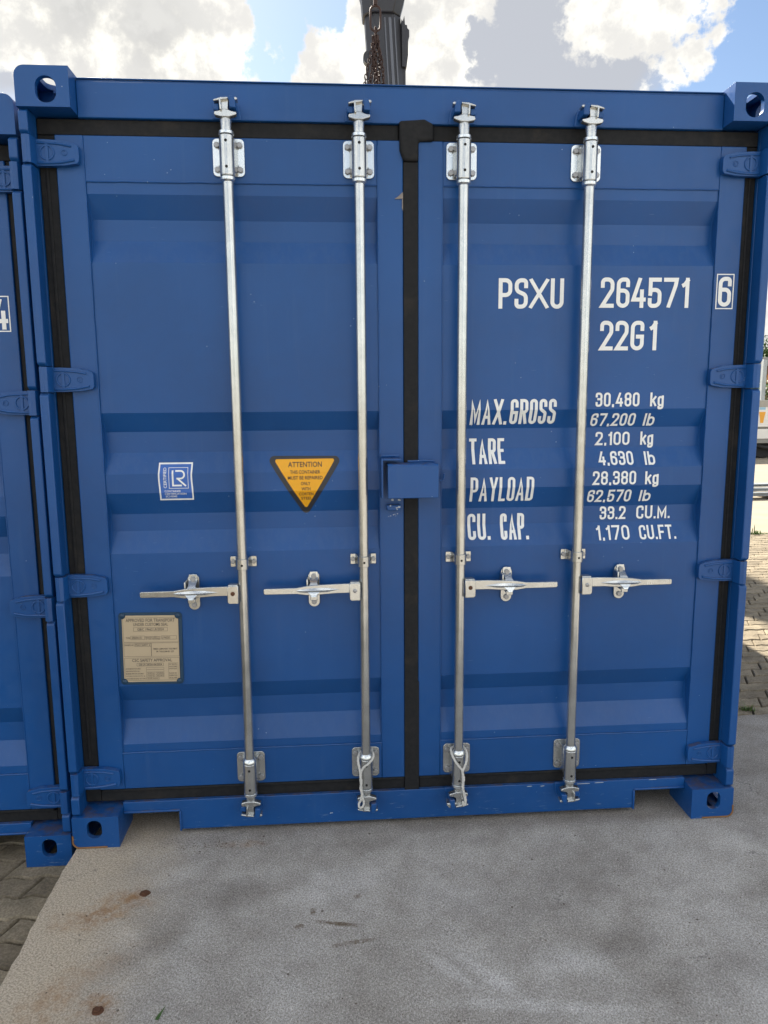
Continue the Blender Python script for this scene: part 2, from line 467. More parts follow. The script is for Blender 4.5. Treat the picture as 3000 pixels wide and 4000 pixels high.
# ------------------------------------------------------------------ mesh helpers
class MB:
    def __init__(s):
        s.v = []
        s.f = []

    def add(s, vs, fs):
        o = len(s.v)
        s.v += [tuple(p) for p in vs]
        s.f += [tuple(i + o for i in f) for f in fs]
        return s

    def box(s, x0, x1, y0, y1, z0, z1):
        v = [(x, y, z) for x in (x0, x1) for y in (y0, y1) for z in (z0, z1)]
        return s.add(v, [(0, 1, 3, 2), (4, 6, 7, 5), (0, 4, 5, 1), (2, 3, 7, 6), (0, 2, 6, 4), (1, 5, 7, 3)])

    def prism(s, poly, y0, y1, axis='Y'):
        """polygon in (x,z) pushed along y; or (x,y) along z; or (y,z) along x"""
        n = len(poly)
        def P(a, b, h):
            return (a, h, b) if axis == 'Y' else ((a, b, h) if axis == 'Z' else (h, a, b))
        v = [P(a, b, y0) for a, b in poly] + [P(a, b, y1) for a, b in poly]
        f = [tuple(range(n)), tuple(range(2 * n - 1, n - 1, -1))]
        f += [(i, i + n, (i + 1) % n + n, (i + 1) % n) for i in range(n)]
        return s.add(v, f)

    def tube(s, path, r, n=10, cap=True, closed=False, r_fn=None):
        path = [Vector(p) for p in path]
        m = len(path)
        base = len(s.v)
        up = None
        for i, p in enumerate(path):
            if closed:
                d = path[(i + 1) % m] - path[i - 1]
            else:
                d = path[min(i + 1, m - 1)] - path[max(i - 1, 0)]
            d.normalize()
            if up is None:
                up = Vector((0, 0, 1)) if abs(d.z) < .9 else Vector((0, 1, 0))
            a = d.cross(up)
            if a.length < 1e-6:
                a = d.cross(Vector((1, 0, 0)))
            a.normalize()
            b = a.cross(d)
            up = b
            rr = r_fn(i / (m - 1)) * r if r_fn else r
            for k in range(n):
                an = 2 * math.pi * k / n
                s.v.append(tuple(p + a * math.cos(an) * rr + b * math.sin(an) * rr))
        for i in range(m if closed else m - 1):
            for k in range(n):
                a0 = base + i * n + k
                a1 = base + i * n + (k + 1) % n
                j = (i + 1) % m
                s.f.append((a0, a1, base + j * n + (k + 1) % n, base + j * n + k))
        if cap and not closed:
            s.f.append(tuple(base + k for k in range(n - 1, -1, -1)))
            s.f.append(tuple(base + (m - 1) * n + k for k in range(n)))
        return s

    def lathe(s, prof, cx, cy, n=28, axis='Z', cz=0.0):
        """prof = [(r, h)...] closed by caps; spun about a vertical (Z) or forward (Y) axis"""
        base = len(s.v)
        for r, h in prof:
            for k in range(n):
                a = 2 * math.pi * k / n
                if axis == 'Z':
                    s.v.append((cx + r * math.cos(a), cy + r * math.sin(a), h))
                elif axis == 'Y':
                    s.v.append((cx + r * math.cos(a), h, cz + r * math.sin(a)))
                else:
                    s.v.append((h, cy + r * math.cos(a), cz + r * math.sin(a)))
        for i in range(len(prof) - 1):
            for k in range(n):
                s.f.append((base + i * n + k, base + i * n + (k + 1) % n, base + (i + 1) * n + (k + 1) % n, base + (i + 1) * n + k))
        s.f.append(tuple(base + k for k in range(n - 1, -1, -1)))
        s.f.append(tuple(base + (len(prof) - 1) * n + k for k in range(n)))
        return s

    def mirror_x(s, c=0.0):
        s.v = [(2 * c - x, y, z) for x, y, z in s.v]
        return s

    def build(s, name, mat, parent=None, bevel=0.0, seg=2, smooth=35, kind=None):
        me = bpy.data.meshes.new(name)
        me.from_pydata(s.v, [], s.f)
        bm = bmesh.new()
        bm.from_mesh(me)
        bmesh.ops.recalc_face_normals(bm, faces=bm.faces)
        bm.to_mesh(me)
        bm.free()
        return finish(name, me, mat, parent, bevel, seg, smooth, kind)


def finish(name, me, mat, parent=None, bevel=0.0, seg=2, smooth=35, kind=None):
    o = bpy.data.objects.new(name, me)
    COL.objects.link(o)
    me.materials.append(mat)
    if smooth:
        me.polygons.foreach_set('use_smooth', [True] * len(me.polygons))
        try:
            me.set_sharp_from_angle(angle=R(smooth))
        except Exception:
            pass
    if bevel:
        b = o.modifiers.new('bevel', 'BEVEL')
        b.width = bevel
        b.segments = seg
        b.limit_method = 'ANGLE'
        b.angle_limit = R(40)
        b.harden_normals = False
    if parent:
        o.parent = parent
    if kind:
        o['kind'] = kind
    return o


def thing(name, label, cat, loc=(0, 0, 0), group=None):
    o = bpy.data.objects.new(name, None)
    COL.objects.link(o)
    o.empty_display_size = 0.1
    o.location = loc
    o['label'] = label
    o['category'] = cat
    if group:
        o['group'] = group
    return o


def tag(o, label, cat, group=None):
    o['label'] = label
    o['category'] = cat
    if group:
        o['group'] = group
    return o


def rrect(x0, x1, z0, z1, r, n=5, corners=(1, 1, 1, 1)):
    """rounded rectangle, corners = bl, br, tr, tl"""
    p = []
    for i, (cx, cz, a0) in enumerate(((x0 + r, z0 + r, 180), (x1 - r, z0 + r, 270), (x1 - r, z1 - r, 0), (x0 + r, z1 - r, 90))):
        if corners[i]:
            for k in range(n + 1):
                a = R(a0 + 90 * k / n)
                p.append((cx + r * math.cos(a), cz + r * math.sin(a)))
        else:
            p.append(((x0, z0), (x1, z0), (x1, z1), (x0, z1))[i])
    return p


def boolean(target_mb, cutters):
    me = bpy.data.meshes.new('tmp')
    me.from_pydata(target_mb.v, [], target_mb.f)
    bm = bmesh.new(); bm.from_mesh(me); bmesh.ops.recalc_face_normals(bm, faces=bm.faces); bm.to_mesh(me); bm.free()
    o = bpy.data.objects.new('tmp', me)
    COL.objects.link(o)
    tmp = []
    for c in cutters:
        mc = bpy.data.meshes.new('tmpc')
        mc.from_pydata(c.v, [], c.f)
        bm = bmesh.new(); bm.from_mesh(mc); bmesh.ops.recalc_face_normals(bm, faces=bm.faces); bm.to_mesh(mc); bm.free()
        oc = bpy.data.objects.new('tmpc', mc)
        COL.objects.link(oc)
        md = o.modifiers.new('b', 'BOOLEAN')
        md.operation = 'DIFFERENCE'
        md.solver = 'EXACT'
        md.object = oc
        tmp.append(oc)
    dg = bpy.context.evaluated_depsgraph_get()
    res = bpy.data.meshes.new_from_object(o.evaluated_get(dg))
    for oc in tmp:
        bpy.data.objects.remove(oc)
    bpy.data.objects.remove(o)
    return res


def copy_tree(o, parent=None, skip=()):
    if o.name.split('.')[0] in skip:
        return None
    c = o.copy()
    COL.objects.link(c)
    c.parent = parent
    for ch in list(o.children):
        copy_tree(ch, c, skip)
    return c


def hexbolt(mb, x, y, z, r=0.010, h=0.008, rot=None):
    """hex head facing -Y with its base at y"""
    rot = random.uniform(0, 1) if rot is None else rot
    poly = [(x + r * math.cos(rot + k * math.pi / 3), z + r * math.sin(rot + k * math.pi / 3)) for k in range(6)]
    mb.prism(poly, y - h, y)


# ------------------------------------------------------------------ container profile
YD = 0.070                # front face of the door frames
Y_OUT, Y_IN = 0.0745, 0.1085
GROOVES = [(2.240, 2.168, 2.101, 2.027), (1.5395, 1.474, 1.403, 1.332), (1.266, 1.189, 1.129, 1.055), (0.574, 0.506, 0.436, 0.353)]
CREASE = sorted([z for g in GROOVES for z in g])


def surf(z):
    for a, b, c, d in GROOVES:
        if d < z < a:
            if z > b:
                return Y_OUT + (Y_IN - Y_OUT) * (a - z) / (a - b)
            if z < c:
                return Y_OUT + (Y_IN - Y_OUT) * (z - d) / (c - d)
            return Y_IN
    return Y_OUT


def drape(v, f, name, mat, parent, off, flat_y=None):
    """flat xz mesh -> cut along the creases and laid on the corrugated panel (each vertex carries its own tiny offset in y)"""
    me = bpy.data.meshes.new(name)
    me.from_pydata(v, [], f)
    bm = bmesh.new()
    bm.from_mesh(me)
    if flat_y is None:
        for z in CREASE:
            bmesh.ops.bisect_plane(bm, geom=bm.verts[:] + bm.edges[:] + bm.faces[:], plane_co=(0, 0, z), plane_no=(0, 0, 1))
    for vt in bm.verts:
        e = vt.co.y
        vt.co.y = (surf(vt.co.z) if flat_y is None else flat_y) - off - e
    bm.normal_update()
    for fc in bm.faces:
        if fc.normal.y > 0:
            fc.normal_flip()
    bm.to_mesh(me)
    bm.free()
    return finish(name, me, mat, parent, smooth=0)


# ------------------------------------------------------------------ stroke lettering
G = {
    '0': (.46, [(1, [(0, 0, 1), (1, 0, 1), (1, 1, 1), (0, 1, 1)])]),
    '1': (.24, [(0, [(1, 0, 0), (1, 1, 0)]), (0, [(0, .80, 0), (.25, .82, .5), (.98, .97, 0)])]),
    '2': (.46, [(0, [(0, .76, 0), (0, 1, 1), (1, 1, 1), (1, .62, .9), (0.0, .0, 0), (1, 0, 0)])]),
    '3': (.46, [(0, [(0, .78, 0), (0, 1, 1), (1, 1, 1), (1, .54, .8), (.35, .54, 0)]), (0, [(.35, .541, 0), (1, .54, .8), (1, 0, 1), (0, 0, 1), (0, .22, 0)])]),
    '4': (.50, [(0, [(.80, .55, 0), (.80, 0, 0)]), (0, [(.55, 1, 0), (0, .24, 0), (1, .24, 0)])]),
    '5': (.46, [(0, [(.96, 1, 0), (.04, 1, 0), (.04, .50, 0)]), (0, [(.04, .46, 0), (.1, .61, .7), (1, .61, 1), (1, 0, 1), (0, 0, 1), (0, .22, 0)])]),
    '6': (.46, [(0, [(1, .79, 0), (1, 1, 1), (0, 1, 1), (0, 0, 1), (1, 0, 1), (1, .58, 1), (0.03, .58, 0)])]),
    '7': (.48, [(0, [(0, 1, 0), (1, 1, 0), (.92, .78, 0), (.36, 0, 0)])]),
    '8': (.46, [(1, [(0, .53, .8), (1, .53, .8), (1, 1, 1), (0, 1, 1)]), (1, [(0, 0, 1), (1, 0, 1), (1, .53, .8), (0, .53, .8)])]),
    'P': (.48, [(0, [(0, 0, 0), (0, 1, 0), (1, 1, 1), (1, .44, 1), (.02, .44, 0)])]),
    'S': (.47, [(0, [(1, .78, 0), (1, 1, 1), (0, 1, 1), (0, .60, 1), (1, .44, 1), (1, 0, 1), (0, 0, 1), (0, .22, 0)])]),
    'X': (.56, [(0, [(0, 0, 0), (1, 1, 0)]), (0, [(0, 1, 0), (1, 0, 0)])]),
    'U': (.47, [(0, [(0, 1, 0), (0, 0, 1), (1, 0, 1), (1, 1, 0)])]),
    'G': (.47, [(0, [(1, .76, 0), (1, 1, 1), (0, 1, 1), (0, 0, 1), (1, 0, 1), (1, .46, 0), (.55, .46, 0)])]),
    'M': (.58, [(0, [(0, 0, 0), (0, 1, 0), (.5, .18, 0), (1, 1, 0), (1, 0, 0)])]),
    'A': (.52, [(0, [(0, 0, 0), (.5, 1, 0), (1, 0, 0)]), (0, [(.2, .27, 0), (.8, .27, 0)])]),
    'R': (.49, [(0, [(0, 0, 0), (0, 1, 0), (1, 1, 1), (1, .48, 1), (.02, .48, 0)]), (0, [(.52, .47, 0), (1, 0, 0)])]),
    'O': (.47, [(1, [(0, 0, 1), (1, 0, 1), (1, 1, 1), (0, 1, 1)])]),
    'T': (.46, [(0, [(0, 1, 0), (1, 1, 0)]), (0, [(.5, .97, 0), (.5, 0, 0)])]),
    'E': (.42, [(0, [(1, 1, 0), (0, 1, 0), (0, 0, 0), (1, 0, 0)]), (0, [(.03, .52, 0), (.85, .52, 0)])]),
    'F': (.41, [(0, [(1, 1, 0), (0, 1, 0), (0, 0, 0)]), (0, [(.03, .50, 0), (.85, .50, 0)])]),
    'Y': (.52, [(0, [(0, 1, 0), (.5, .45, 0), (1, 1, 0)]), (0, [(.5, .47, 0), (.5, 0, 0)])]),
    'L': (.42, [(0, [(0, 1, 0), (0, 0, 0), (1, 0, 0)])]),
    'D': (.48, [(1, [(0, 0, 0), (1, 0, .9), (1, 1, .9), (0, 1, 0)])]),
    'C': (.46, [(0, [(1, .76, 0), (1, 1, 1), (0, 1, 1), (0, 0, 1), (1, 0, 1), (1, .24, 0)])]),
    'k': (.44, [(0, [(0, 0, 0), (0, 1, 0)]), (0, [(1, .70, 0), (.06, .26, 0)]), (0, [(.38, .45, 0), (1, 0, 0)])]),
    'g': (.43, [(1, [(0, 0, 1), (1, 0, 1), (1, .70, 1), (0, .70, 1)]), (0, [(1, .74, 0), (1, -.26, 1), (0, -.26, 1), (0, -.14, 0)])]),
    'l': (.10, [(0, [(.5, 0, 0), (.5, 1, 0)])]),
    'b': (.43, [(0, [(0, 1, 0), (0, 0, .1)]), (1, [(0, 0, 1), (1, 0, 1), (1, .70, 1), (0, .70, 1)])]),
    '.': (.13, [(0, [(.5, 0, 0), (.5, .02, 0)])]),
    ',': (.15, [(0, [(.52, .03, 0), (.38, -.045, 0)])]),
}


def fillet(pts, closed, rad):
    out = []
    n = len(pts)
    for i, (p, r) in enumerate(pts):
        if (not closed and i in (0, n - 1)) or r <= 0:
            out.append(p)
            continue
        a = pts[i - 1][0] - p
        b = pts[(i + 1) % n][0] - p
        la, lb = a.length, b.length
        a = a.normalized()
        b = b.normalized()
        ang = math.acos(max(-1, min(1, a.dot(b))))
        if ang > 3.1:
            out.append(p)
            continue
        d = min(r * rad / math.tan(ang / 2), la * .499, lb * .499)
        rr = d * math.tan(ang / 2)
        cdir = (a + b).normalized()
        cen = p + cdir * (rr / math.sin(ang / 2))
        s0 = p + a * d - cen
        s1 = p + b * d - cen
        a0 = math.atan2(s0.y, s0.x)
        a1 = math.atan2(s1.y, s1.x)
        da = (a1 - a0 + math.pi) % (2 * math.pi) - math.pi
        for k in range(7):
            t = a0 + da * k / 6
            out.append(cen + Vector((math.cos(t), math.sin(t))) * rr)
    return out


def glyph(ch, x0, z0, w_, h, t, V, F, shear=0.0):
    gw = max(w_ - t, 1e-4)
    zmin, zmax = z0 + (-.34 if ch == 'g' else (-.16 if ch == ',' else 0)) * h, z0 + h
    for si, (closed, pts) in enumerate(G[ch][1]):
        P = [(Vector((x0 + t / 2 + gw * x, z0 + t / 2 + (h - t) * y)), r) for x, y, r in pts]
        path = fillet(P, closed, gw / 2)
        q = [path[0]]
        for p in path[1:]:
            if (p - q[-1]).length > 1e-5:
                q.append(p)
        path = q
        if closed and (path[0] - path[-1]).length < 1e-5:
            path.pop()
        n = len(path)
        if not closed:
            for e, (i, j) in enumerate(((0, 1), (n - 1, n - 2))):
                d = (path[i] - path[j]).normalized()
                c = path[i] + d * t / 2
                if zmin - 1e-4 <= c.y <= zmax + 1e-4:
                    if x0 - 1e-4 <= c.x <= x0 + w_ + 1e-4:
                        path[i] = c
        base = len(V)
        eps = 0.0005 * si
        for i in range(n):
            if closed or 0 < i < n - 1:
                d0 = (path[i] - path[i - 1]).normalized()
                d1 = (path[(i + 1) % n] - path[i]).normalized()
            elif i == 0:
                d0 = d1 = (path[1] - path[0]).normalized()
            else:
                d0 = d1 = (path[-1] - path[-2]).normalized()
            nn = Vector((-(d0 + d1).y, (d0 + d1).x))
            nn = nn.normalized() if nn.length > 1e-6 else Vector((-d0.y, d0.x))
            k = 1.0 / max(0.30, nn.dot(Vector((-d0.y, d0.x))))
            for sgn in (1, -1):
                p = path[i] + nn * (t / 2 * k * sgn)
                zz = max(zmin, min(zmax, p.y))
                V.append((p.x + shear * (zz - z0), eps + (0 if closed else 0.0003 * i / n), zz))
        m = n if closed else n - 1
        for i in range(m):
            j = (i + 1) % n
            F.append((base + 2 * i, base + 2 * j, base + 2 * j + 1, base + 2 * i + 1))


def lettering(text, x0, x1, z0, z1, t, parent, mat=None, flat_y=None, off=0.0012, gap=.10, space=.28):
    """one object per word, fitted between x0 and x1"""
    h = z1 - z0
    ws = []
    for c in text:
        ws.append(space * h if c == ' ' else G[c][0] * h)
    tot = sum(ws) + gap * h * (len(text) - 1)
    k = (x1 - x0) / tot if len(text) > 1 else 1
    x = x0
    V, F = [], []
    objs = []
    for c, cw in zip(text, ws):
        if c == ' ':
            if V:
                objs.append(drape(V, F, 'lettering', mat or INK, parent, off, flat_y))
            V, F = [], []
        else:
            if c in '.,l':
                glyph(c, x + (cw * k - t) / 2 if c != ',' else x, z0, max(cw * k, t) if c == ',' else t, h, t, V, F)
            else:
                glyph(c, x, z0, cw * k, h, t, V, F)
        x += (cw + gap * h) * k
    if V:
        objs.append(drape(V, F, 'lettering', mat or INK, parent, off, flat_y))
    return objs


def print_text(text, x0, x1, z0, z1, mat, parent, off=0.002, flat_y=None, rot90=False, name='lettering', tilt=0.0, piv=None, flip=False, bold=0.008):
    """sans text fitted into a box"""
    cu = bpy.data.curves.new('txt', 'FONT')
    cu.body = text
    cu.resolution_u = 3
    cu.offset = bold
    o = bpy.data.objects.new('txt', cu)
    COL.objects.link(o)
    dg = bpy.context.evaluated_depsgraph_get()
    me = bpy.data.meshes.new_from_object(o.evaluated_get(dg))
    bpy.data.objects.remove(o)
    vs = [(v.co.x, v.co.y) for v in me.vertices]
    fs = [tuple(p.vertices) for p in me.polygons]
    bpy.data.meshes.remove(me)
    if rot90:
        vs = [(-y, x) for x, y in vs]
    if flip:
        vs = [(-x, -y) for x, y in vs]
    ax = min(v[0] for v in vs); bx = max(v[0] for v in vs)
    ay = min(v[1] for v in vs); by = max(v[1] for v in vs)
    V = []
    for x, y in vs:
        X = x0 + (x - ax) / (bx - ax) * (x1 - x0)
        Z = z0 + (y - ay) / (by - ay) * (z1 - z0)
        if tilt:
            dx, dz = X - piv[0], Z - piv[1]
            X = piv[0] + dx * math.cos(tilt) - dz * math.sin(tilt)
            Z = piv[1] + dx * math.sin(tilt) + dz * math.cos(tilt)
        V.append((X, 0, Z))
    return drape(V, fs, name, mat, parent, off, flat_y)


# ------------------------------------------------------------------ the container
W2, H, L = 1.219, 2.591, 6.058
box = thing('shipping_container', 'blue shipping container with four galvanised locking bars, standing on the concrete slab', 'shipping container')


def casting_mesh(top):
    """right-hand casting at x 1.057..1.219, y 0..0.178, hollow with front, side and top openings"""
    z0, z1 = (H - .118, H) if top else (0, .118)
    cor = (0, 0, 1, 0) if top else (0, 1, 0, 0)
    body = MB().prism(rrect(1.057, W2, z0, z1, .030 if top else .024, 6, cor), 0, .178)
    cav = MB().box(1.072, W2 - .016, .020, .163, z0 + .016, z1 - .016)
    zc = (z0 + z1) / 2
    cuts = [cav,
            MB().prism(rrect(1.0960, 1.1585, H - .1065, H - .0295, .0300, 8) if top else rrect(1.116, 1.168, .037, .105, .0235, 8), -.02, .06),
            MB().prism(rrect(.052, .128, zc - .030, zc + .030, .026, 6), W2 - .05, W2 + .05, 'X')]
    cap = MB().prism(rrect(1.138 - .030, 1.138 + .030, .030, .150, .029, 8), (z1 - .05) if top else (z0 - .02), (z1 + .02) if top else (z0 + .05), 'Z')
    cuts.append(cap)
    return boolean(body, cuts)


for top in (True, False):
    me_r = casting_mesh(top)
    for sx in (1, -1):
        for back in (0, 1):
            me = me_r.copy()
            for v in me.vertices:
                v.co.x *= sx
                if back:
                    v.co.y = L - v.co.y
            if (sx < 0) != bool(back):
                me.flip_normals()
            me.materials.clear()
            finish('corner_casting', me, PAINT, box, bevel=.0022, seg=2, smooth=30)
# bare rusty scuffs along the foot of the lower front castings
for sx in (-1, 1):
    prof = [p for p in rrect(1.057, W2, 0, .118, .024, 6, (0, 1, 0, 0)) if p[1] < .024 and p[0] > 1.10]
    prof = sorted(prof)
    pth = [(sx * x, -.0010, z + .004) for x, z in prof] + [(sx * (W2 - .001), -.001, .05)]
    MB().tube([(sx * 1.10, -.001, .004)] + pth, .0030, 6).build('rust_edge', EDGERUST, box)

# shell: side walls, roof, rear wall, floor
for sx in (-1, 1):
    pts = []
    y = .20
    while y < L - .25:
        pts += [(1.205, y), (1.205, y + .072), (1.170, y + .140), (1.170, y + .210)]
        y += .278
    pts = [(1.205, .16)] + pts + [(1.205, L - .16)]
    poly = pts + [(x - .004, yy) for x, yy in reversed(pts)]
    MB().prism([(sx * x, yy) for x, yy in poly], .16, 2.50, 'Z').build('side_wall', PAINT, box, smooth=20)
    MB().box(min(sx * 1.150, sx * 1.214), max(sx * 1.150, sx * 1.214), .19, L - .19, 2.50, 2.56).build('top_side_rail', PAINT, box, .004)
    MB().box(min(sx * 1.150, sx * 1.214), max(sx * 1.150, sx * 1.214), .19, L - .19, .02, .16).build('bottom_side_rail', PAINT, box, .004)
MB().box(-1.149, 1.149, .135, L - .03, 2.562, 2.570).build('roof', PAINT, box)
MB().box(-1.15, 1.15, L - .06, L - .03, .02, 2.56).build('rear_wall', PAINT, box)
MB().box(-1.149, 1.149, .17, L - .07, .135, .165).build('floor', DARKW, box)
MB().box(-1.145, 1.145, .125, .135, .14, 2.54).build('door_lining', HOLE, box)

# front header with its dark bent lip
MB().box(-1.0565, 1.0565, .064, .134, 2.466, 2.5735).build('header_rail', PAINT, box, .003)
MB().box(-1.0560, 1.0560, .0695, .134, 2.5737, 2.5800).box(-1.0560, 1.0560, .063, .134, 2.5802, 2.5835).build('header_lip', PAINT, box, .001)

# sill with fork pocket notches
sill = [(-1.0565, .1335), (-1.0565, .092), (-.852, .089), (-.852, .018), (.857, .018), (.857, .090), (1.0565, .090), (1.0565, .1335)]
MB().prism(sill, .064, .078).box(-.851, .856, .0785, .15, .0185, .026).box(-1.0560, 1.0560, .0785, .16, .120, .133).build('sill', PAINT, box, .0025)
for x0, x1 in ((-1.0560, -.8525), (.8575, 1.0560)):
    mb = MB().box(x0, x1, .058, .120, .0915, .0995)
    xi = x1 if x0 < 0 else x0
    mb.box(xi - .004, xi + .004, .058, .120, .014, .0913)
    mb.build('fork_pocket_rim', PAINT, box, .003)

# corner posts: body, and the outer strip cut at each hinge
HZ = [2.355, 1.650, .950, .238]      # hinge centre heights
for sx in (-1, 1):
    body = MB().box(min(sx * 1.1905, sx * 1.2165), max(sx * 1.1905, sx * 1.2165), .066, .185, .1185, H - .1185)
    body.box(min(sx * 1.045, sx * 1.1775), max(sx * 1.045, sx * 1.1900), .112, .124, .12, H - .12)
    post = body.build('corner_post', PAINT, box, .002)
    zs = [.1185] + [v for z in reversed(HZ) for v in (z - .0425, z + .0425)] + [H - .1185]
    for k in range(0, len(zs), 2):
        a, b = zs[k], zs[k + 1]
        if b - a < .02:
            continue
        c = .010
        prof = [(.006, a + c), (.006, b - c), (.018, b), (.0655, b), (.0655, a), (.018, a)]
        mb = MB()
        mb.prism([(y_, z_) for y_, z_ in prof], min(sx * 1.190, sx * 1.2185), max(sx * 1.190, sx * 1.2185), 'X')
        mb.build('post_strip', PAINT, post, .0035, 2)


def hinge(sx, zc, parent):
    """cast hinge blade lying from the post across the gasket on to the door"""
    mb = MB()
    # knuckle: flat-fronted barrel
    kn = [(1.2185, .066), (1.2185, .020), (1.213, .007), (1.200, .003), (1.189, .008), (1.184, .022), (1.184, .066)]
    mb.prism([(sx * x, y) for x, y in kn], zc - .0408, zc + .0408, 'Z')
    blade = [(1.187, -.0395), (1.187, .0395), (1.162, .0400), (1.105, .0370), (1.075, .030), (1.060, .025), (1.056, .016), (1.056, -.022), (1.062, -.031), (1.100, -.0375), (1.150, -.0395)]
    mb.prism([(sx * x, zc + z) for x, z in blade], .048, .0690)
    h = mb.build('hinge', PAINT, parent, .004, 3)
    rb = MB()
    rb.tube([(sx * 1.180, .0465, zc + .029), (sx * 1.150, .0465, zc + .0285), (sx * 1.110, .0465, zc + .0255), (sx * 1.078, .0465, zc + .019)], .0035, 6)
    rb.tube([(sx * 1.180, .0465, zc - .031), (sx * 1.150, .0465, zc - .031), (sx * 1.110, .0465, zc - .0285), (sx * 1.070, .0465, zc - .021)], .0045, 6)
    ring = [(sx * 1.153 + .021 * math.cos(a), .0470, zc + .021 * math.sin(a)) for a in [2 * math.pi * k / 20 for k in range(20)]]
    rb.tube(ring, .0032, 6, closed=True)
    rb.box(min(sx * 1.158, sx * 1.148), max(sx * 1.158, sx * 1.148), .0448, .0475, zc - .030, zc + .030)
    ring = [(sx * 1.100 + .0085 * math.cos(a), .0473, zc + .0085 * math.sin(a)) for a in [2 * math.pi * k / 14 for k in range(14)]]
    rb.tube(ring, .0014, 5, closed=True)
    arc = [(sx * 1.100 + .004 * math.cos(a), .0473, zc + .004 * math.sin(a)) for a in [R(60 + 240 * k / 8) for k in range(9)]]
    rb.tube(arc, .0011, 4)
    # merge the cast ribs into the hinge itself
    return h, rb


def wobble_bead(x0, x1, z0, z1, y, r, mb):
    n = max(6, int((abs(x1 - x0) + abs(z1 - z0)) / .022))
    pts = []
    for k in range(n + 1):
        t = k / n
        pts.append((x0 + (x1 - x0) * t + random.uniform(-.0007, .0007), y + random.uniform(-.0006, .0006), z0 + (z1 - z0) * t + random.uniform(-.0007, .0007)))
    mb.tube(pts, r, 6)


DOORS = {}
for side, (xa, xb, xi0, xi1) in {'l': (-1.135, -.0235, -1.047, -.109), 'r': (.0255, 1.149, .109, 1.060)}.items():
    zt, zb = 2.4165, .183
    v = []
    zs = [.3215] + CREASE + [2.2775]
    m = MB()
    vs = [(x, surf(z), z) for z in zs for x in (xi0 + .0005, xi1 - .0005)]
    vs += [(x, surf(z) + .003, z) for z in zs for x in (xi0 + .0005, xi1 - .0005)]
    n = len(zs)
    fs = [(2 * i, 2 * i + 1, 2 * i + 3, 2 * i + 2) for i in range(n - 1)] + [(2 * n + 2 * i, 2 * n + 2 * i + 2, 2 * n + 2 * i + 3, 2 * n + 2 * i + 1) for i in range(n - 1)]
    m.add(vs, fs)
    door = m.build('door', PAINT, box, smooth=8)
    DOORS[side] = door
    MB().box(xa, xi0, YD, .108, zb, zt).build('stile', PAINT, door, .003)
    MB().box(xi1, xb, YD, .108, zb, zt).build('stile', PAINT, door, .003)
    MB().box(xi0 + .0004, xi1 - .0004, YD + .0012, .106, 2.2780, zt - .0005).build('rail', PAINT, door, .002)
    MB().box(xi0 + .0004, xi1 - .0004, YD + .0012, .106, zb + .0005, .3210).build('rail', PAINT, door, .002)
    wb = MB()
    wobble_bead(xi0, xi1, 2.2775, 2.2775, YD + .0022, .0026, wb)
    wobble_bead(xi0, xi1, .3215, .3215, YD + .0018, .0030, wb)
    wobble_bead(xi0 - .001, xi0 - .001, .32, 2.40, YD + .0005, .0022, wb)
    wobble_bead(xi1 + .001, xi1 + .001, .32, 2.40, YD + .0005, .0022, wb)
    for (a, b, c, d) in GROOVES:                     # seam weld following each trough at the stiles
        for xx in (xi0 + .001, xi1 - .001):
            wb.tube([(xx, surf(z) - .001, z) for z in (a, b, c, d)], .003, 6)
    wb.build('weld_bead', PAINT, door)
    sx = -1 if side == 'l' else 1
    for zc in HZ:
        h, rb = hinge(sx, zc, door)
        me2 = bpy.data.meshes.new('r')
        me2.from_pydata(rb.v, [], rb.f)
        bm = bmesh.new(); bm.from_mesh(h.data); bm.from_mesh(me2)
        bmesh.ops.recalc_face_normals(bm, faces=bm.faces)
        bm.to_mesh(h.data); bm.free()
        for p in h.data.polygons:
            p.use_smooth = True
        h.data.set_sharp_from_angle(angle=R(35))


# rubber gaskets
def gasket(poly_or_boxes, bev=.003):
    mb = MB()
    for b in poly_or_boxes:
        mb.box(*b)
    return mb.build('gasket', RUBBER, box, bev)


gasket([(-1.1895, -.0375, .0765, .11, 2.4172, 2.4656)])
gasket([(.0770, 1.1895, .0765, .11, 2.4172, 2.4656)])
g1 = gasket([(-1.1898, -1.1355, .0775, .11, .1345, 2.4165)])
gasket([(-1.1700, -1.160, .0725, .0772, .30, 2.40)])
gasket([(1.1495, 1.1898, .0775, .11, .1345, 2.4165)])
gasket([(1.1640, 1.1720, .0725, .0772, .30, 2.40)])
# lower horizontal: main channel and the pale worn upper lip
gasket([(-1.1350, -.0245, .0770, .11, .1340, .1720), (-1.13, -.0245, .0700, .105, .1722, .1822)])
gasket([(.0300, 1.1490, .0770, .11, .1340, .1720), (.0300, 1.14, .0700, .105, .1722, .1822)])
# centre strip and the folded patch over its top
MB().prism([(-.0240, .134), (.0293, .134), (.0293, .555), (.0255, .560), (.0255, 2.349), (-.0232, 2.349), (-.0232, .560), (-.0240, .555)], .0655, .104).build('gasket', RUBBER, box, .002)
MB().prism([(-.0373, 2.4734), (-.0352, 2.3835), (-.0225, 2.3500), (.0262, 2.3500), (.0262, 2.4120), (.0765, 2.4135), (.0765, 2.4650), (.0463, 2.4797)], .0560, .105).build('gasket', RUBBER, box, .008, 3)

# ------------------------------------------------------------------ locking bars
BARX = [-.5895, -.170, .170, .5895]
BY = .024                 # axis of the bars


def saddle(mb, x, z0, z1, hw0, hw1, yb, yt):
    mb.prism([(x - hw0, yb), (x + hw0, yb), (x + hw1, yt), (x - hw1, yt)], z0, z1, 'Z')


def wing(mb, x, z, pts, y0, y1, s):
    mb.prism([(x + s * a, z + b) for a, b in pts], y0, y1)


